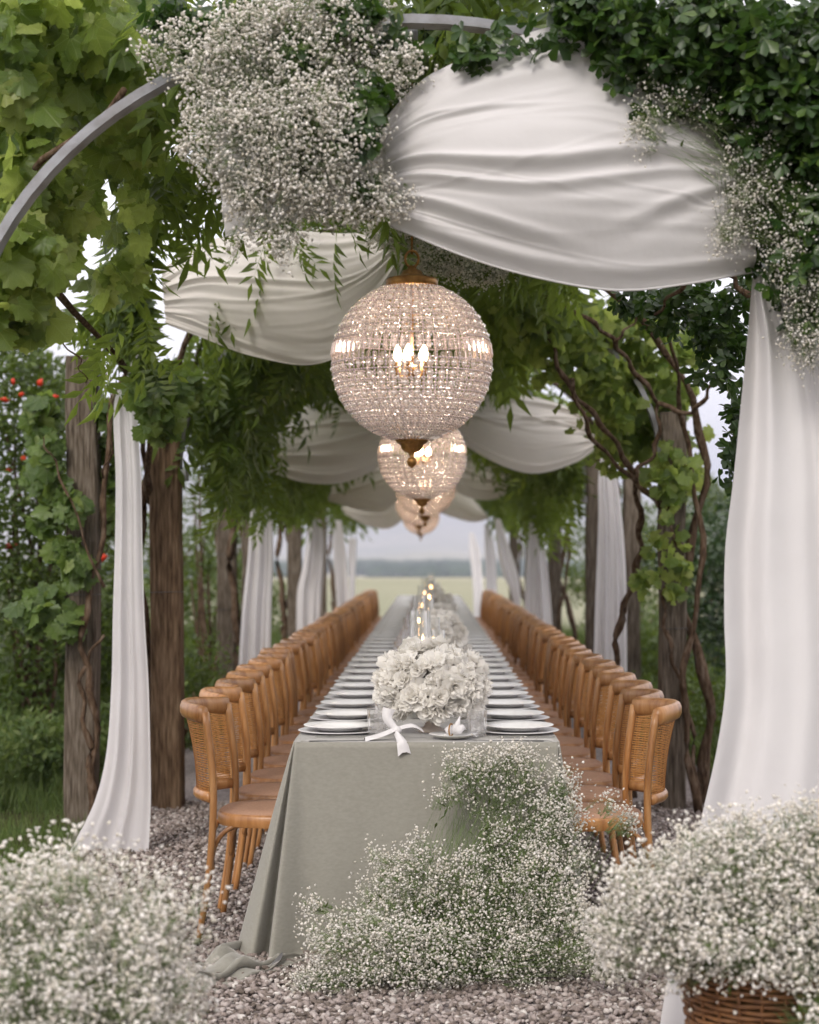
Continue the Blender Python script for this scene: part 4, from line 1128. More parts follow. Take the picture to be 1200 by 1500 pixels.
# 2 vine leaves behind the thick post and around the first curtain
e, off = vine("grape_vine", "grapevine clambering round the thick free-standing post", [([(-1.72, 9.0, 0), (-1.70, 9.02, .6), (-1.76, 9.0, 1.0), (-1.66, 9.0, 1.5), (-1.62, 9.1, 2.2), (-1.4, 9.2, 2.6)], .022, .010),
     ([a_(150, 930, 9), a_(120, 990, 9.02), a_(128, 1080, 9), a_(140, 1180, 9)], .006, .02), ([a_(150, 860, 8.9), a_(90, 700, 8.9), a_(60, 640, 8.9)], .008, .003), ([a_(150, 700, 8.9), a_(165, 620, 8.7), a_(130, 400, 8.7)], .006, .003)])
cs = [a_(u, v, y) for (u, v, y) in [(75, 650, 9.1), (60, 690, 9.1), (85, 720, 9.1), (105, 735, 8.95), (75, 760, 9.1), (95, 800, 9.0), (108, 825, 8.97), (45, 895, 9.0), (72, 870, 9.1), (95, 905, 9.0), (65, 600, 9.2), (60, 640, 9.2), (160, 600, 9.2), (158, 650, 9.3), (170, 700, 9.3), (160, 760, 9.3), (222, 575, 8.2), (235, 620, 8.3), (225, 545, 8.2), (225, 600, 8.2), (190, 520, 8.9), (165, 480, 9.3), (205, 480, 8.6), (250, 560, 8.6), (275, 560, 9.0), (165, 430, 9), (185, 400, 8.6), (215, 430, 8.0)]]
P, d = clumps(cs, [.08, .10, .07], 1000, 2)
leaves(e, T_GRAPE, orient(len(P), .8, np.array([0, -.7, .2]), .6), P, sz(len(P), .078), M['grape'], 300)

# wisteria on the pomegranate side, bay by bay
WL = ["feathery wisteria hanging over the first bay, above the greige swag", "dark wisteria masses below the greige swag", "wisteria over the third bay on the pomegranate side", "wisteria over the fourth bay on the pomegranate side", "wisteria at the far bays on the pomegranate side"]
bays = [(5.3, 9.6), (9.6, 14.2), (14.2, 18.8), (18.8, 23.4), (23.4, 28.6)]
for k, (y0, y1) in enumerate(bays):
    x0 = -1.60; yb = y1 + .32
    tr = [([(x0, yb, 0), (x0 + .05, yb - .1, .7), (x0 - .03, yb, 1.4), (x0 + .08, yb - .1, 2.0), (x0 + .35, yb - .5, 2.6), (-.7, yb - 1.2, 2.95)], .036, .014),
          ([(x0 + .1, yb + .05, 0), (x0 + .02, yb, .6), (x0 + .12, yb - .05, 1.3), (x0 + .02, yb - .05, 1.9), (x0 + .2, yb - 1, 2.5)], .022, .010),
          ([(x0 + .05, yb - .1, 1.7), (x0 + .15, yb - 1.0, 2.2), (x0 + .25, y0 + .6, 2.5), (-.9, y0, 2.8)], .022, .010)]
    e, off = vine("wisteria_vine", WL[k], tr)
    near = k < 2; T1 = T_WIST if near else T_WIST_L
    n = [1100, 2100, 850, 600, 450][k]; base = [.25, .26, .30, .34, .36][k]
    P1, o1 = canopy_pts(n, 1.05 if k == 0 else .3, 1.55, y0, y1, .12, .42 if k == 0 else .26, .15 if k == 0 else .1, 10 + k)
    if k == 0:
        P1b, o1b = canopy_pts(330, .75, 1.05, 7.3, y1, .1, .2, .1, 9)
        C1 = [a_(u, v, y) for (u, v, y) in [(190, 300, 7.4), (230, 290, 7.4), (260, 340, 7.2), (200, 350, 7.5), (240, 385, 7.6), (300, 310, 7.2), (165, 400, 8), (140, 460, 8.2), (200, 440, 8), (235, 230, 7), (275, 255, 6.8), (320, 320, 7), (290, 370, 7.6), (250, 430, 8.2)]]
        P1c, o1c = clumps(C1, [.13, .15, .10], 330, 88); P1 = np.concatenate([P1, P1b, P1c]); o1 = np.concatenate([o1, o1b, o1c])
    # hanging festoons on the inner side
    n2 = [20, 1500, 700, 450, 350][k]; r = np.random.default_rng(40 + k)
    a = r.uniform(.33, 1.1, n2); yy = r.uniform(y0 + (.6 if k == 0 else 0), y1, n2); dd = r.uniform(0, 1, n2) ** 1.3 * [.25, .45, .32, .3, .3][k] * (1 + .5 * np.sin(yy * 5 + a * 6))
    P2 = np.stack([AXC - AX * np.cos(a) * .97 + .15 * np.cos(a) * dd, yy, AZ0 + AB * np.sin(a) - dd], 1); o2 = np.stack([np.cos(a), 0 * a - .5, -.2 + 0 * a], 1)
    P = np.concatenate([P1, P2]); O = np.concatenate([o1, o2]); nn = len(P)
    leaves(e, T1, orient(nn, 1.0, O * .6, .45), P, sz(nn, base), M['wist'], 260 if k < 2 else 0)

# hedge side canopy
RL = ["wisteria over the first bay above the large swag", "bright grape and wisteria over the second bay on the hedge side", "dark wisteria over the third bay on the hedge side", "wisteria over the fourth bay on the hedge side", "wisteria at the far bays on the hedge side"]
for k, (y0, y1) in enumerate(bays):
    x0 = 1.50; yb = y1 + .32
    tr = [([(x0, yb, 0), (x0 + .05, yb - .1, .6), (x0 - .10, yb - .1, 1.2), (x0 + .03, yb - .1, 1.9), (x0 - .25, yb - .5, 2.5), (.6, yb - 1.2, 2.95)], .034, .014),
          ([(x0 - .05, yb - .3, 0), (x0 - .12, yb - .3, .7), (x0 - .02, yb - .3, 1.4), (x0 - .12, yb - .3, 2.1), (x0 - .3, yb - 1, 2.6)], .022, .010)]
    e, off = vine("wisteria_vine", RL[k], tr)
    n = [1300, 1300, 1700, 1200, 1000][k]; T1 = T_WIST if k < 2 else T_WIST_L
    n = [1000, 1000, 950, 650, 480][k]
    P1, o1 = canopy_pts(n, 1.55, 2.85 if k > 1 else 2.1, y0, y1, .12 if k else .05, .42 if k < 2 else .26, .1, 20 + k)
    n2 = [60, 420, 900, 500, 350][k]; r = np.random.default_rng(60 + k)
    a = r.uniform(.33 if k > 1 else 1.05, 1.2 if k > 1 else 1.5, n2); yy = r.uniform(y0, y1, n2); dd = r.uniform(0, 1, n2) ** 1.3 * [.1, .3, .5, .36, .3][k] * (1 + .5 * np.sin(yy * 4 + a * 7))
    P2 = np.stack([AXC + AX * np.cos(a) * .97, yy, AZ0 + AB * np.sin(a) - dd], 1); o2 = np.stack([-np.cos(a), 0 * a - .5, -.2 + 0 * a], 1)
    P = np.concatenate([P1, P2]); O = np.concatenate([o1, o2]); nn = len(P)
    leaves(e, T1, orient(nn, 1.0, O * .6, .45), P, sz(nn, [.28, .27, .30, .34, .36][k]), M['wist'], 0)

# bright grapevine beyond the second arch, hedge side
e, off = vine("grape_vine", "bright yellow-green grapevine with twisting trunk by the leafy hedge-side post", [
    ([a_(1022, 1186, 9.7), a_(1012, 1060, 9.7), a_(985, 960, 9.68), a_(972, 890, 9.68), (a_(985, 820, 9.68)), a_(985, 745, 9.65)], .014, .010),
    ([a_(925, 1172, 10.2), a_(904, 1010, 10.2), a_(906, 920, 10.15), a_(932, 840, 10.1), a_(938, 770, 10), a_(925, 690, 9.8), a_(880, 620, 9.5), a_(830, 560, 9.3), a_(800, 480, 9.2)], .024, .012),
    ([a_(835, 555, 9.3), a_(868, 640, 9.4), a_(925, 700, 9.7), a_(970, 745, 9.7)], .012, .012),
    ([a_(965, 590, 9.6), a_(960, 660, 9.6), a_(930, 700, 9.6), a_(985, 745, 9.65)], .012, .012),
    ([a_(965, 590, 9.6), a_(920, 530, 9.4), a_(890, 490, 9.2), a_(840, 455, 9.1), a_(790, 430, 9.0), a_(760, 405, 9.0)], .014, .010),
    ([a_(965, 590, 9.6), a_(1010, 605, 9.4), a_(1040, 570, 9.2), a_(1065, 520, 9.0)], .014, .009),
    ([a_(900, 500, 9.2), a_(930, 470, 9.2), a_(950, 440, 9.2)], .008, .004)])
cs = [a_(u, v, y) for (u, v, y) in [(800, 450, 9.3), (850, 470, 9.5), (900, 470, 9.7), (950, 470, 9.8), (830, 510, 9.5), (880, 540, 9.6), (930, 530, 9.9), (980, 520, 9.9), (860, 590, 9.7), (900, 600, 9.8), (940, 590, 10), (985, 575, 10), (870, 640, 9.9), (910, 650, 10), (950, 640, 10.1), (990, 620, 10), (785, 480, 9.3), (760, 450, 9.2), (1000, 640, 9.9), (980, 690, 9.7), (1010, 500, 10), (820, 560, 9.6), (1005, 670, 10), (870, 500, 10), (930, 560, 10.3)]]
P, d = clumps(cs, [.15, .17, .14], 2500, 4, (1, 1.4, 1))
Pp, _ = clumps([a_(u, v, y) for (u, v, y) in [(968, 700, 9.6), (990, 725, 9.62), (975, 745, 9.58), (962, 790, 9.6), (985, 812, 9.55), (972, 838, 9.58), (995, 830, 9.62), (950, 850, 9.55), (1000, 790, 9.7), (1003, 700, 9.7), (985, 865, 9.6)]], [.06, .045, .075], 120, 41, (1, 1, 1.3)); P = np.concatenate([P, Pp])
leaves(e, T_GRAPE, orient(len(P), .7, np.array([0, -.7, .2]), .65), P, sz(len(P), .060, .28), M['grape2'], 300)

# akebia over the front, hedge side
e, off = vine("akebia_vine", "glossy dark five-leaved creeper massed over the front arch, top right", [([(1.4, 5.4, 0), (1.42, 5.4, 1.0), (1.36, 5.3, 2.0), (1.2, 5.25, 2.6), (.7, 5.3, 3.0), (.2, 5.35, 3.12)], .03, .012),
    ([a_(1100, 440, 6.3), a_(1060, 400, 6.3), a_(1000, 420, 6.3), a_(960, 460, 6.5)], .012, .005)])
cs = [a_(u, v, y) for (u, v, y) in [(700, 10, 5.0), (745, 15, 5.0), (790, 15, 5.0), (840, 10, 4.95), (900, 25, 4.9), (930, 55, 4.9), (960, 40, 4.9), (1000, 60, 4.9), (1040, 30, 4.9), (1080, 80, 4.9), (1120, 40, 4.85), (1150, 100, 4.85), (1190, 50, 4.85), (1190, 150, 4.85), (1140, 170, 4.9), (1100, 130, 4.9), (1060, 120, 4.95), (1010, 110, 4.95), (960, 95, 4.95), (1180, 220, 4.9), (1210, 280, 4.9), (1150, 235, 5.05), (870, 10, 5.1), (1240, 150, 4.9), (1180, 320, 4.95), (1110, 200, 5.05), (1200, 400, 4.95), (1050, 160, 5.1),
      (1080, 190, 5.1), (1130, 280, 5.1), (1150, 380, 5.15), (1170, 460, 5.2), (680, 60, 5.0), (700, 80, 5.0)]]
wts = [.10, .12, .14, .11]
P, d = clumps(cs[:-2], wts, 3600, 5); P2, _ = clumps(cs[-2:], [.05], 40, 6)
k3 = in_view(P, 200); P = np.concatenate([P, P2])
cs2 = [a_(u, v, y) for (u, v, y) in [(1010, 430, 6.6), (1050, 450, 6.5), (1080, 500, 6.4), (1060, 550, 6.4), (1090, 600, 6.4), (1000, 470, 6.7), (960, 450, 6.8), (1075, 640, 6.4), (1040, 500, 6.5), (1100, 420, 6.4), (930, 440, 7), (1085, 680, 6.4), (560, 60, 5.6), (620, 30, 5.6), (580, 120, 5.6)]]
P3, _ = clumps(cs2, [.09, .11], 620, 7); P = np.concatenate([P, P3])
leaves(e, T_AKEB, orient(len(P), .35, np.array([0, -.75, .35]), .55), P, sz(len(P), .054), M['akeb'], 300, m=300)

# ------------------------------------------------------------------ gypsophila (baby's breath)
def puff(seed):
    r = np.random.default_rng(seed); V = [(0, 0, .7), (0, 0, -.5)]
    for i in range(6): a = pi / 3 * i; q = 1 + r.normal(0, .18); V.append((cos(a) * q, sin(a) * q, r.normal(0, .22)))
    return np.array(V), np.array([(0, 2 + i, 2 + (i + 1) % 6) for i in range(6)] + [(1, 2 + (i + 1) % 6, 2 + i) for i in range(6)])


T_PUFF = [puff(s) for s in range(6)]


def gyp(lab, blobs, n_tuft, per, fs, spread, seed, roots=None, name="gypsophila_cloud", green=0, loc=None, shell=.5, buds=.25):
    r = np.random.default_rng(seed); bl = np.array([b_[:6] for b_ in blobs], float); wt = np.array([b_[6] for b_ in blobs], float); wt /= wt.sum()
    loc = np.array(loc if loc is not None else bl[:, :3].mean(0)); e = empty(name, tuple(loc)); tag(e, lab, "flowers", "clouds of gypsophila")
    w = r.choice(len(bl), n_tuft, p=wt); d = norm(r.normal(0, 1, (n_tuft, 3))); q = shell + (1 - shell) * r.uniform(0, 1, (n_tuft, 1)) ** .7
    q = q + .12 * np.sin(d[:, :1] * 6 + w[:, None]) * np.cos(d[:, 2:] * 7) + (r.random((n_tuft, 1)) < .12) * r.uniform(0, .28, (n_tuft, 1))
    TC = bl[w, :3] + d * q * bl[w, 3:6]; TC[:, 2] = np.maximum(TC[:, 2], .03)
    k = in_view(TC, 260); TC, d, w = TC[k], d[k], w[k]; nt_ = len(TC)
    cnt = r.poisson(per, nt_) + 2; idx = np.repeat(np.arange(nt_), cnt); sp = spread * r.uniform(.6, 1.3, nt_)
    FP = TC[idx] + r.normal(0, 1, (len(idx), 3)) * sp[idx, None]; FP[:, 2] = np.maximum(FP[:, 2], .008)
    R = frames(norm(r.normal(0, 1, FP.shape)), norm(r.normal(0, 1, FP.shape) + np.array([0, -.7, .4])))
    size = fs * np.where(r.random(len(FP)) < buds, .5, 1) * r.uniform(.75, 1.2, len(FP))
    soup("florets", T_PUFF, R, FP - loc, size, M['gyp'], e, True)
    # stems: from the holder to each tuft, then a spray of pedicels
    root = bl[w, :3] * np.array([1, 1, 1]) if roots is None else np.array(roots)[r.integers(0, len(roots), nt_)]
    mid = root * .45 + TC * .55 + r.normal(0, .02, (nt_, 3)); node = TC - (TC - mid) * .18
    A = [root, mid, node[idx], ]; Bn = [mid, node, FP]
    A[1] = mid
    SA = np.concatenate([root, mid, node[idx]]); SB = np.concatenate([mid, node, FP]); hw = np.concatenate([np.full(nt_, .0011), np.full(nt_, .0009), np.full(len(idx), .0005)])
    y = SB - SA; x = norm(np.cross(y, r.normal(0, 1, y.shape))) * hw[:, None]; x2 = norm(np.cross(y, x)) * hw[:, None]; n_ = len(SA)
    V = np.stack([SA + x, SA - .5 * x + .87 * x2, SA - .5 * x - .87 * x2, SB], 1).reshape(-1, 3); V[:, 2] = np.maximum(V[:, 2], .004)
    F = (np.array([(0, 1, 3), (1, 2, 3), (2, 0, 3)])[None] + (np.arange(n_) * 4)[:, None, None]).reshape(-1, 3)
    st_ = link("stems", mesh_np("stems", V - loc, F), M['gypstem'], e); st_['kind'] = 'stuff'
    if green:
        g_ = r.integers(0, nt_, green); GP = TC[g_] * .8 + root[g_] * .2 + r.normal(0, spread, (green, 3)); GP[:, 2] = np.maximum(GP[:, 2], .01)
        soup("stem_leaves", [lens(.09, 1, .1)], frames(norm(r.normal(0, 1, GP.shape) + [0, 0, .3]), norm(r.normal(0, 1, GP.shape))), GP - loc, r.uniform(.03, .06, green), M['shrub'], e)
    return e


def blob(u, v, Y, ru, rv, ry, w=1):     # a rounded clump standing at distance Y
    c = at(u, v, Y); return (c[0], c[1], c[2], ru / 2600 * Y, ry, rv / 2600 * Y, w)


gyp("huge cloud of white gypsophila hanging under the front arch, left of the big swag", [
    blob(400, 90, 5.05, 120, 90, .16, 5), blob(500, 90, 5.05, 95, 80, .15, 4), blob(360, 210, 4.98, 85, 85, .15, 4), blob(460, 200, 4.95, 100, 85, .17, 5), blob(400, 300, 5.0, 70, 55, .13, 2.2), blob(500, 290, 5.0, 75, 50, .13, 2.2),
    blob(250, 75, 5.1, 42, 40, .08, .9), blob(580, 110, 5.05, 40, 50, .08, .8), blob(470, 20, 5.05, 110, 50, .15, 3), blob(275, 222, 5.0, 16, 14, .03, .12), blob(343, 362, 5.0, 14, 14, .03, .12), blob(412, 360, 5.0, 14, 22, .03, .18), blob(560, 300, 5.0, 40, 30, .08, .5), blob(350, 60, 5.0, 60, 60, .12, 1.5), blob(300, 140, 5.05, 40, 60, .1, 1)],
    1550, 11, .0052, .021, 101, roots=[a_(420, 120, 5.2), a_(380, 200, 5.15), a_(480, 180, 5.2), a_(450, 60, 5.2), a_(440, 260, 5.15)], green=160)
# dark foliage tucked into that cloud
e = empty("akebia_vine", tuple(a_(520, 60, 5.25))); tag(e, "dark leafy sprigs poking out of the hanging gypsophila cloud", "vine", "vines climbing over the pergola")
b = B(); P = spline([a_(330, 30, 5.3), a_(430, 40, 5.25), a_(520, 90, 5.2), a_(545, 180, 5.1)], 6); b.tube(P - np.array(e.location), .006, 6); b.build("branch", M['bark'], e)
P, d = clumps([a_(u, v, y) for (u, v, y) in [(300, 50, 5.15), (350, 20, 5.1), (430, 80, 5.0), (500, 30, 5.0), (540, 20, 5.0), (545, 140, 4.95), (540, 175, 4.93), (530, 195, 4.93), (370, 270, 5.05), (390, 310, 5.05), (480, 320, 5.05), (530, 290, 4.98), (290, 60, 5.2), (590, 60, 5.1), (270, 20, 5.2), (240, 30, 5.25)]], [.05, .06], 420, 77)
leaves(e, T_AKEB, orient(len(P), .4, np.array([0, -.7, .3]), .6), P, sz(len(P), .058), M['akeb'], 0)

gyp("loose gypsophila spilling down beside the broad white curtain, right", [
    blob(955, 150, 4.92, 32, 60, .06, 1.2), blob(935, 200, 4.92, 22, 26, .05, .5), blob(1040, 165, 4.95, 45, 26, .06, .8), blob(1100, 240, 4.95, 60, 60, .10, 2.4), blob(1130, 310, 4.95, 75, 60, .12, 3), blob(1180, 380, 4.95, 55, 70, .12, 3), blob(1185, 480, 4.95, 40, 60, .1, 2), blob(1220, 430, 4.95, 60, 110, .12, 2), blob(1065, 345, 4.95, 24, 20, .05, .4), blob(1000, 135, 4.93, 25, 30, .05, .6)],
    680, 10, .0040, .023, 102, roots=[a_(1180, 260, 5.0), a_(1190, 350, 5.0), a_(1060, 150, 5.0)], green=80, buds=.4)
gyp("fine blurred gypsophila tucked above the large chandelier", [blob(570, 345, 7.7, 45, 22, .12, 1), blob(650, 378, 7.7, 55, 24, .12, 1.8), blob(705, 400, 7.7, 42, 14, .1, 1.2), blob(610, 340, 7.7, 60, 20, .15, 1)],
    420, 12, .0056, .024, 103, green=60, buds=.4)
gyp("big round bush of gypsophila on the gravel at the lower left", [
    (-.86, 4.05, .50, .36, .34, .25, 5), (-.98, 4.1, .36, .34, .34, .36, 4), (-.70, 4.0, .34, .19, .25, .30, 3), (-.66, 4.05, .50, .09, .12, .12, .8), (-.85, 3.95, .14, .34, .3, .2, 2), (-.64, 4.0, .22, .09, .16, .2, .8), (-.56, 4.0, .615, .03, .03, .05, .08)],
    1700, 10, .0058, .026, 104, roots=[(-.85, 4.1, .01), (-.9, 4.05, .01), (-.8, 4.15, .01)], green=500)
gyp("broad mound of gypsophila rising from the wicker basket, lower right", [
    (.80, 4.35, .62, .34, .26, .15, 5), (.58, 4.3, .54, .18, .2, .13, 3), (1.02, 4.3, .58, .26, .26, .2, 4), (.48, 4.3, .48, .08, .12, .08, 1), (.80, 4.2, .51, .3, .2, .10, 3), (.86, 4.3, .73, .2, .15, .09, 1.2), (.95, 3.95, .33, .13, .1, .12, 1.6), (1.02, 3.95, .22, .12, .1, .1, 1), (.55, 4.2, .60, .07, .07, .05, .25), (.60, 4.25, .665, .05, .05, .03, .12)],
    1900, 10, .0056, .023, 105, roots=[(.84, 4.4, .38), (.80, 4.42, .38), (.9, 4.4, .38)], green=420)
gyp("long drift of gypsophila on the gravel climbing the front of the table cloth", [
    blob(600, 1300, 5.95, 85, 70, .14, 4), blob(700, 1330, 5.95, 90, 90, .16, 5), blob(530, 1390, 5.75, 95, 60, .16, 4), blob(620, 1400, 5.7, 90, 60, .16, 3.5), blob(760, 1400, 5.8, 80, 50, .16, 3), blob(800, 1320, 5.9, 65, 90, .15, 4), blob(820, 1220, 6.0, 45, 70, .08, 2), blob(760, 1230, 6.05, 60, 40, .07, 1.6),
    blob(740, 1150, 6.08, 80, 50, .06, 2.0), blob(690, 1120, 6.1, 45, 22, .04, .8), blob(760, 1105, 6.08, 40, 16, .04, .6), blob(830, 1150, 6.05, 18, 40, .05, .5), blob(660, 1160, 6.1, 26, 12, .03, .25), blob(470, 1440, 5.7, 60, 34, .1, 1.5), blob(850, 1370, 5.8, 45, 60, .12, 1.8), blob(895, 1175, 6.1, 22, 12, .05, .22), blob(920, 1200, 6.1, 18, 16, .05, .18), blob(455, 1330, 5.95, 16, 30, .04, .2), blob(890, 1390, 5.6, 45, 50, .1, 1.0)],
    2350, 9, .0050, .021, 106, roots=[a_(640, 1400, 6.0) * [1, 1, 0] + [0, 0, .02], a_(740, 1400, 6.0) * [1, 1, 0] + [0, 0, .02], a_(800, 1390, 6.0) * [1, 1, 0] + [0, 0, .05], a_(560, 1400, 5.9) * [1, 1, 0] + [0, 0, .02]], green=260, buds=.35, shell=.35)

# ------------------------------------------------------------------ wicker basket
e = empty("wicker_basket", (.845, 4.42, 0)); tag(e, "round brown wicker basket under the gypsophila in the lower right corner", "basket")
Rb = lambda z: .165 + .055 * (z / .40)
b = B(); b.lathe([(.0, .004), (.165, .004), (.16, .02), (Rb(.39) - .012, .39), (Rb(.39) - .02, .385), (.15, .03), (.0, .02)], 40); b.build("lining", M['soil'], e)
for i in range(24):
    w = 2 * pi * i / 24; b = B(); b.tube([(Rb(z) * cos(w), Rb(z) * sin(w), z) for z in np.linspace(0, .4, 6)], .0045, 5)
    if i == 0: st0 = b.build("stake", M['wicker'], e)
    else: o_ = st0.copy(); COL.objects.link(o_); o_.rotation_euler = (0, 0, w)
for k in range(26):
    z = .012 + k * .0148; b = B(); r0_ = Rb(z)
    b.tube([((r0_ + .0052 * cos(12 * w + pi * (k % 2))) * cos(w), (r0_ + .0052 * cos(12 * w + pi * (k % 2))) * sin(w), z + .001 * sin(5 * w + k)) for w in np.linspace(0, 2 * pi, 97)[:-1]], .0062, 5, closed=True); b.build("woven_strand", M['wicker'], e)
b = B()
for q in (0, pi): b.tube([((Rb(.4) + .007 * cos(16 * w + q)) * cos(w), (Rb(.4) + .007 * cos(16 * w + q)) * sin(w), .402 + .007 * sin(16 * w + q)) for w in np.linspace(0, 2 * pi, 161)[:-1]], .007, 6, closed=True)
b.build("braided_rim", M['wicker'], e)


# ------------------------------------------------------------------ garden round about
def shrub(name, lab, cs, rad_, n, mat, s, tpls=T_LEAF, seed=0, group="shrubs around the pergola", cat="shrub", base=None, single=0, up=.3, stems=9, down=None):
    P, d = clumps(cs, rad_, n, seed, (1, 1, 1)); P[:, 2] = np.maximum(P[:, 2], .02)
    C = np.array(cs); bx = base if base is not None else (C[:, 0].mean(), C[:, 1].mean(), 0)
    e = empty(name, tuple(map(float, bx))); tag(e, lab, cat, group); r = np.random.default_rng(seed)
    b = B()
    for i in range(min(len(cs), stems)):
        q = C[i] - np.array(bx); b.tube(spline([(r.normal(0, .05), r.normal(0, .05), 0), q * .5 * np.array([.6, .6, 1]) + r.normal(0, .05, 3), q], 4), np.linspace(.022, .006, 9), 6)
    b.build("trunk", M['bark'], e)
    y = norm(rng.normal(0, .7, P.shape) + np.array([0, 0, up])); z = norm(rng.normal(0, .7, P.shape) + d * .6 + np.array([0, -.2, .5]))
    leaves(e, tpls, frames(y, z), P, sz(len(P), s), mat, single, m=400); return e


def fill(x0, x1, y0, y1, z0, z1, n, seed):
    r = np.random.default_rng(seed); return [(r.uniform(x0, x1), r.uniform(y0, y1), r.uniform(z0, z1)) for _ in range(n)]


# pomegranate with red flowers
cs = [tuple(a_(u, v, y)) for (u, v, y) in [(20, 560, 11.5), (60, 530, 11.8), (90, 600, 11.6), (10, 640, 11.2), (60, 660, 11.5), (95, 720, 11.4), (20, 740, 11.2), (60, 800, 11.5), (10, 850, 11.3), (80, 880, 11.6), (40, 940, 11.5), (100, 960, 11.8), (150, 900, 11.9), (160, 800, 12), (150, 960, 12), (-40, 600, 11.3), (-60, 750, 11.2), (-50, 900, 11.3), (30, 1010, 11.5), (110, 1010, 12), (-60, 1000, 11.4), (70, 570, 12.2), (40, 500, 12), (-20, 500, 12), (180, 990, 12.3)]]
pg = shrub("pomegranate_bush", "tall pomegranate bush with scattered red flowers at the far left", cs, [.26, .3, .24], 15000, M['shrub'], .052, seed=9, stems=14)
ms = [mesh_np("blossom", norm(ICO[0]) * [1, 1, 1.3] * (1 + np.random.default_rng(i).normal(0, .5, (12, 1))), ICO[1]) for i in range(3)]
for m_ in ms: m_.materials.append(M['red'])
for i, (u, v) in enumerate([(20, 558), (60, 560), (36, 610), (68, 609), (32, 578), (48, 598), (35, 670), (43, 710), (28, 725), (66, 745), (60, 757), (18, 800), (82, 580), (150, 818), (75, 645), (8, 585), (96, 935), (12, 690)]):
    p_ = a_(u, v, 11.15 + .1 * (i % 3)); o_ = bpy.data.objects.new("blossom", ms[i % 3]); COL.objects.link(o_); o_.parent = pg; o_.location = tuple(p_ - np.array(pg.location)); o_.scale = (.017 + .006 * (i % 2),) * 3; o_.rotation_euler = (i, i * 2, i * 3)

# grassy mounds
def grass(lab, x0, x1, y0, y1, n, h, seed, hf=None):
    r = np.random.default_rng(seed); P = np.stack([r.uniform(x0, x1, n), r.uniform(y0, y1, n), np.zeros(n)], 1); P = P[in_view(P, 700)]; n = len(P)
    y = norm(r.normal(0, .33, (n, 3)) * [1, 1, .2] + [0, 0, 1]); R = frames(y, norm(r.normal(0, 1, (n, 3))))
    hh = h * r.uniform(.5, 1.15, n) * (.8 + .35 * np.sin(P[:, 0] * 3 + seed) * np.cos(P[:, 1] * 2.3))
    bl = np.array([(-.022, 0, 0), (.022, 0, 0), (-.02, .45, .02), (.02, .45, .02), (0, 1, .16)]); bf = np.array([(0, 1, 2), (1, 3, 2), (2, 3, 4)])
    bl2 = bl * [1, 1, -1] + [0, 0, 0]; bl2[:, 0] += bl2[:, 1] * .15
    g_ = soup("grass", [(bl, bf), (bl2, bf)], R, P, hh, M['grass']); return g_


grass("", -4.2, -1.95, 9.6, 15, 24000, .27, 1)
grass("", -3.4, -1.66, 7.6, 9.8, 5200, .13, 2)
grass("", 1.75, 3.4, 9.8, 16, 12000, .40, 3)
grass("", -6, -1.9, 15, 30, 15000, .30, 4)
grass("", 1.9, 6, 16, 30, 12000, .30, 5)
shrub("low_shrub", "low grassy shrub mounded left of the thick free-standing post", fill(-3.9, -2.02, 9.75, 12.4, .10, .33, 40, 3), [.24, .20], 15000, M['grass'], .052, seed=12, up=.8)
shrub("low_shrub", "small green shrubs at the foot of the vine-clad post", fill(1.45, 2.5, 10.6, 13.5, .12, .42, 22, 4), [.22, .26], 7500, M['shrub'], .042, seed=13, up=.6)
shrub("low_shrub", "leafy green undergrowth between the brown post and the second curtain", fill(-2.3, -1.5, 11, 16, .1, .6, 26, 5), [.22, .28], 6000, M['shrub'], .045, seed=14, up=.6)
shrub("clipped_hedge", "dark glossy hedge beside the broad white curtain", fill(2.12, 3.3, 13.2, 15.5, .3, 1.62, 34, 6), [.32, .28], 11000, M['hedge'], .065, seed=15, stems=4)
shrub("sage_bush", "pale grey-green bush seen between the vine-clad post and slim curtain", fill(2.2, 3.2, 19, 20.5, .2, .75, 12, 7), [.3, .26], 2600, M['grass'], .05, seed=16)
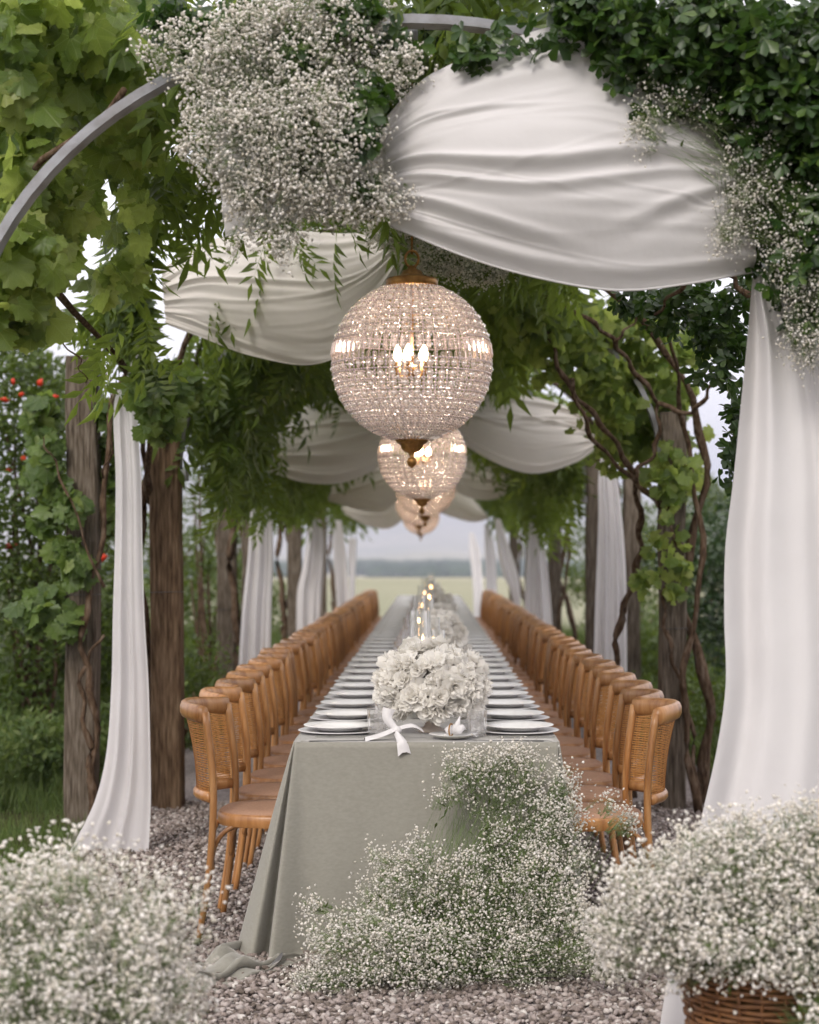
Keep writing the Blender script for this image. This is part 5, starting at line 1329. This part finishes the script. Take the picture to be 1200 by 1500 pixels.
shrub("young_tree", "slim young tree with a few leaves between the brown and dark posts", [tuple(a_(u, v, 15.5)) for (u, v) in [(292, 690), (285, 740), (300, 780), (305, 830), (280, 850), (310, 720)]], [.16, .12], 420, M['shrub'], .05, seed=17, base=(a_(308, 0, 15.5)[0], 15.5, 0), cat="tree")
# shrubs outside both sides, seen between the posts
for i, (x, y, h) in enumerate([(-3.0, 16.5, 1.1), (-2.9, 19.5, 2.1), (-2.8, 23, 2.3), (-2.8, 27, 2.4), (-3.2, 13.5, 1.2), (-4.4, 15, 2.4)]):
    shrub("garden_shrub", ["rounded green shrub behind the slim young tree", "tall green shrub past the second curtain on the pomegranate side", "green shrub by the third curtain on the pomegranate side", "green shrub at the far end beside the pergola, pomegranate side", "bushy green shrub just behind the pomegranate", "dense tall shrub beyond the pomegranate bush"][i],
          fill(x - .7, x + .5, y - .9, y + .9, .2, h, 16, 30 + i), [.42, .36], 3600, M['shrub'], .075, seed=30 + i)
for i, (x, y, h) in enumerate([(2.5, 17.5, .5), (2.4, 21.5, 2.1), (2.6, 25, 2.3), (2.7, 29, 2.2)]):
    shrub("garden_shrub", ["low shrub beyond the grey outer post on the hedge side", "tall shrub darkening the hedge side midway", "leafy shrub beside the far hedge-side posts", "last leafy shrub by the field on the hedge side"][i],
          fill(x - .4, x + .7, y - .9, y + .9, .2, h, 15, 50 + i), [.4, .36], 3200, M['shrub'], .075, seed=50 + i)
# loose tree crown on the hedge side far off
shrub("olive_tree", "pale olive tree on the slope beyond the hedge", [tuple(a_(u, v, 34)) for (u, v) in [(1020, 740), (1040, 720), (1055, 745), (1035, 770), (1065, 780), (1015, 775), (1075, 740)]], [.35, .3], 2600, M['grass'], .09, seed=70, base=(5.4, 34, 0), cat="tree")

# ------------------------------------------------------------------ haze over the valley
b = B(); b.box((0, 0, 180), (24400, 24400, 420)); hz = b.build("haze", None, None, False)
hm, n, out = new_mat("haze"); pv = n.nodes.new("ShaderNodeVolumePrincipled"); pv.inputs['Color'].default_value = (.78, .82, .98, 1); pv.inputs['Density'].default_value = .00040
n.links.new(pv.outputs[0], out.inputs['Volume']); hz.data.materials.append(hm); hz['kind'] = 'stuff'
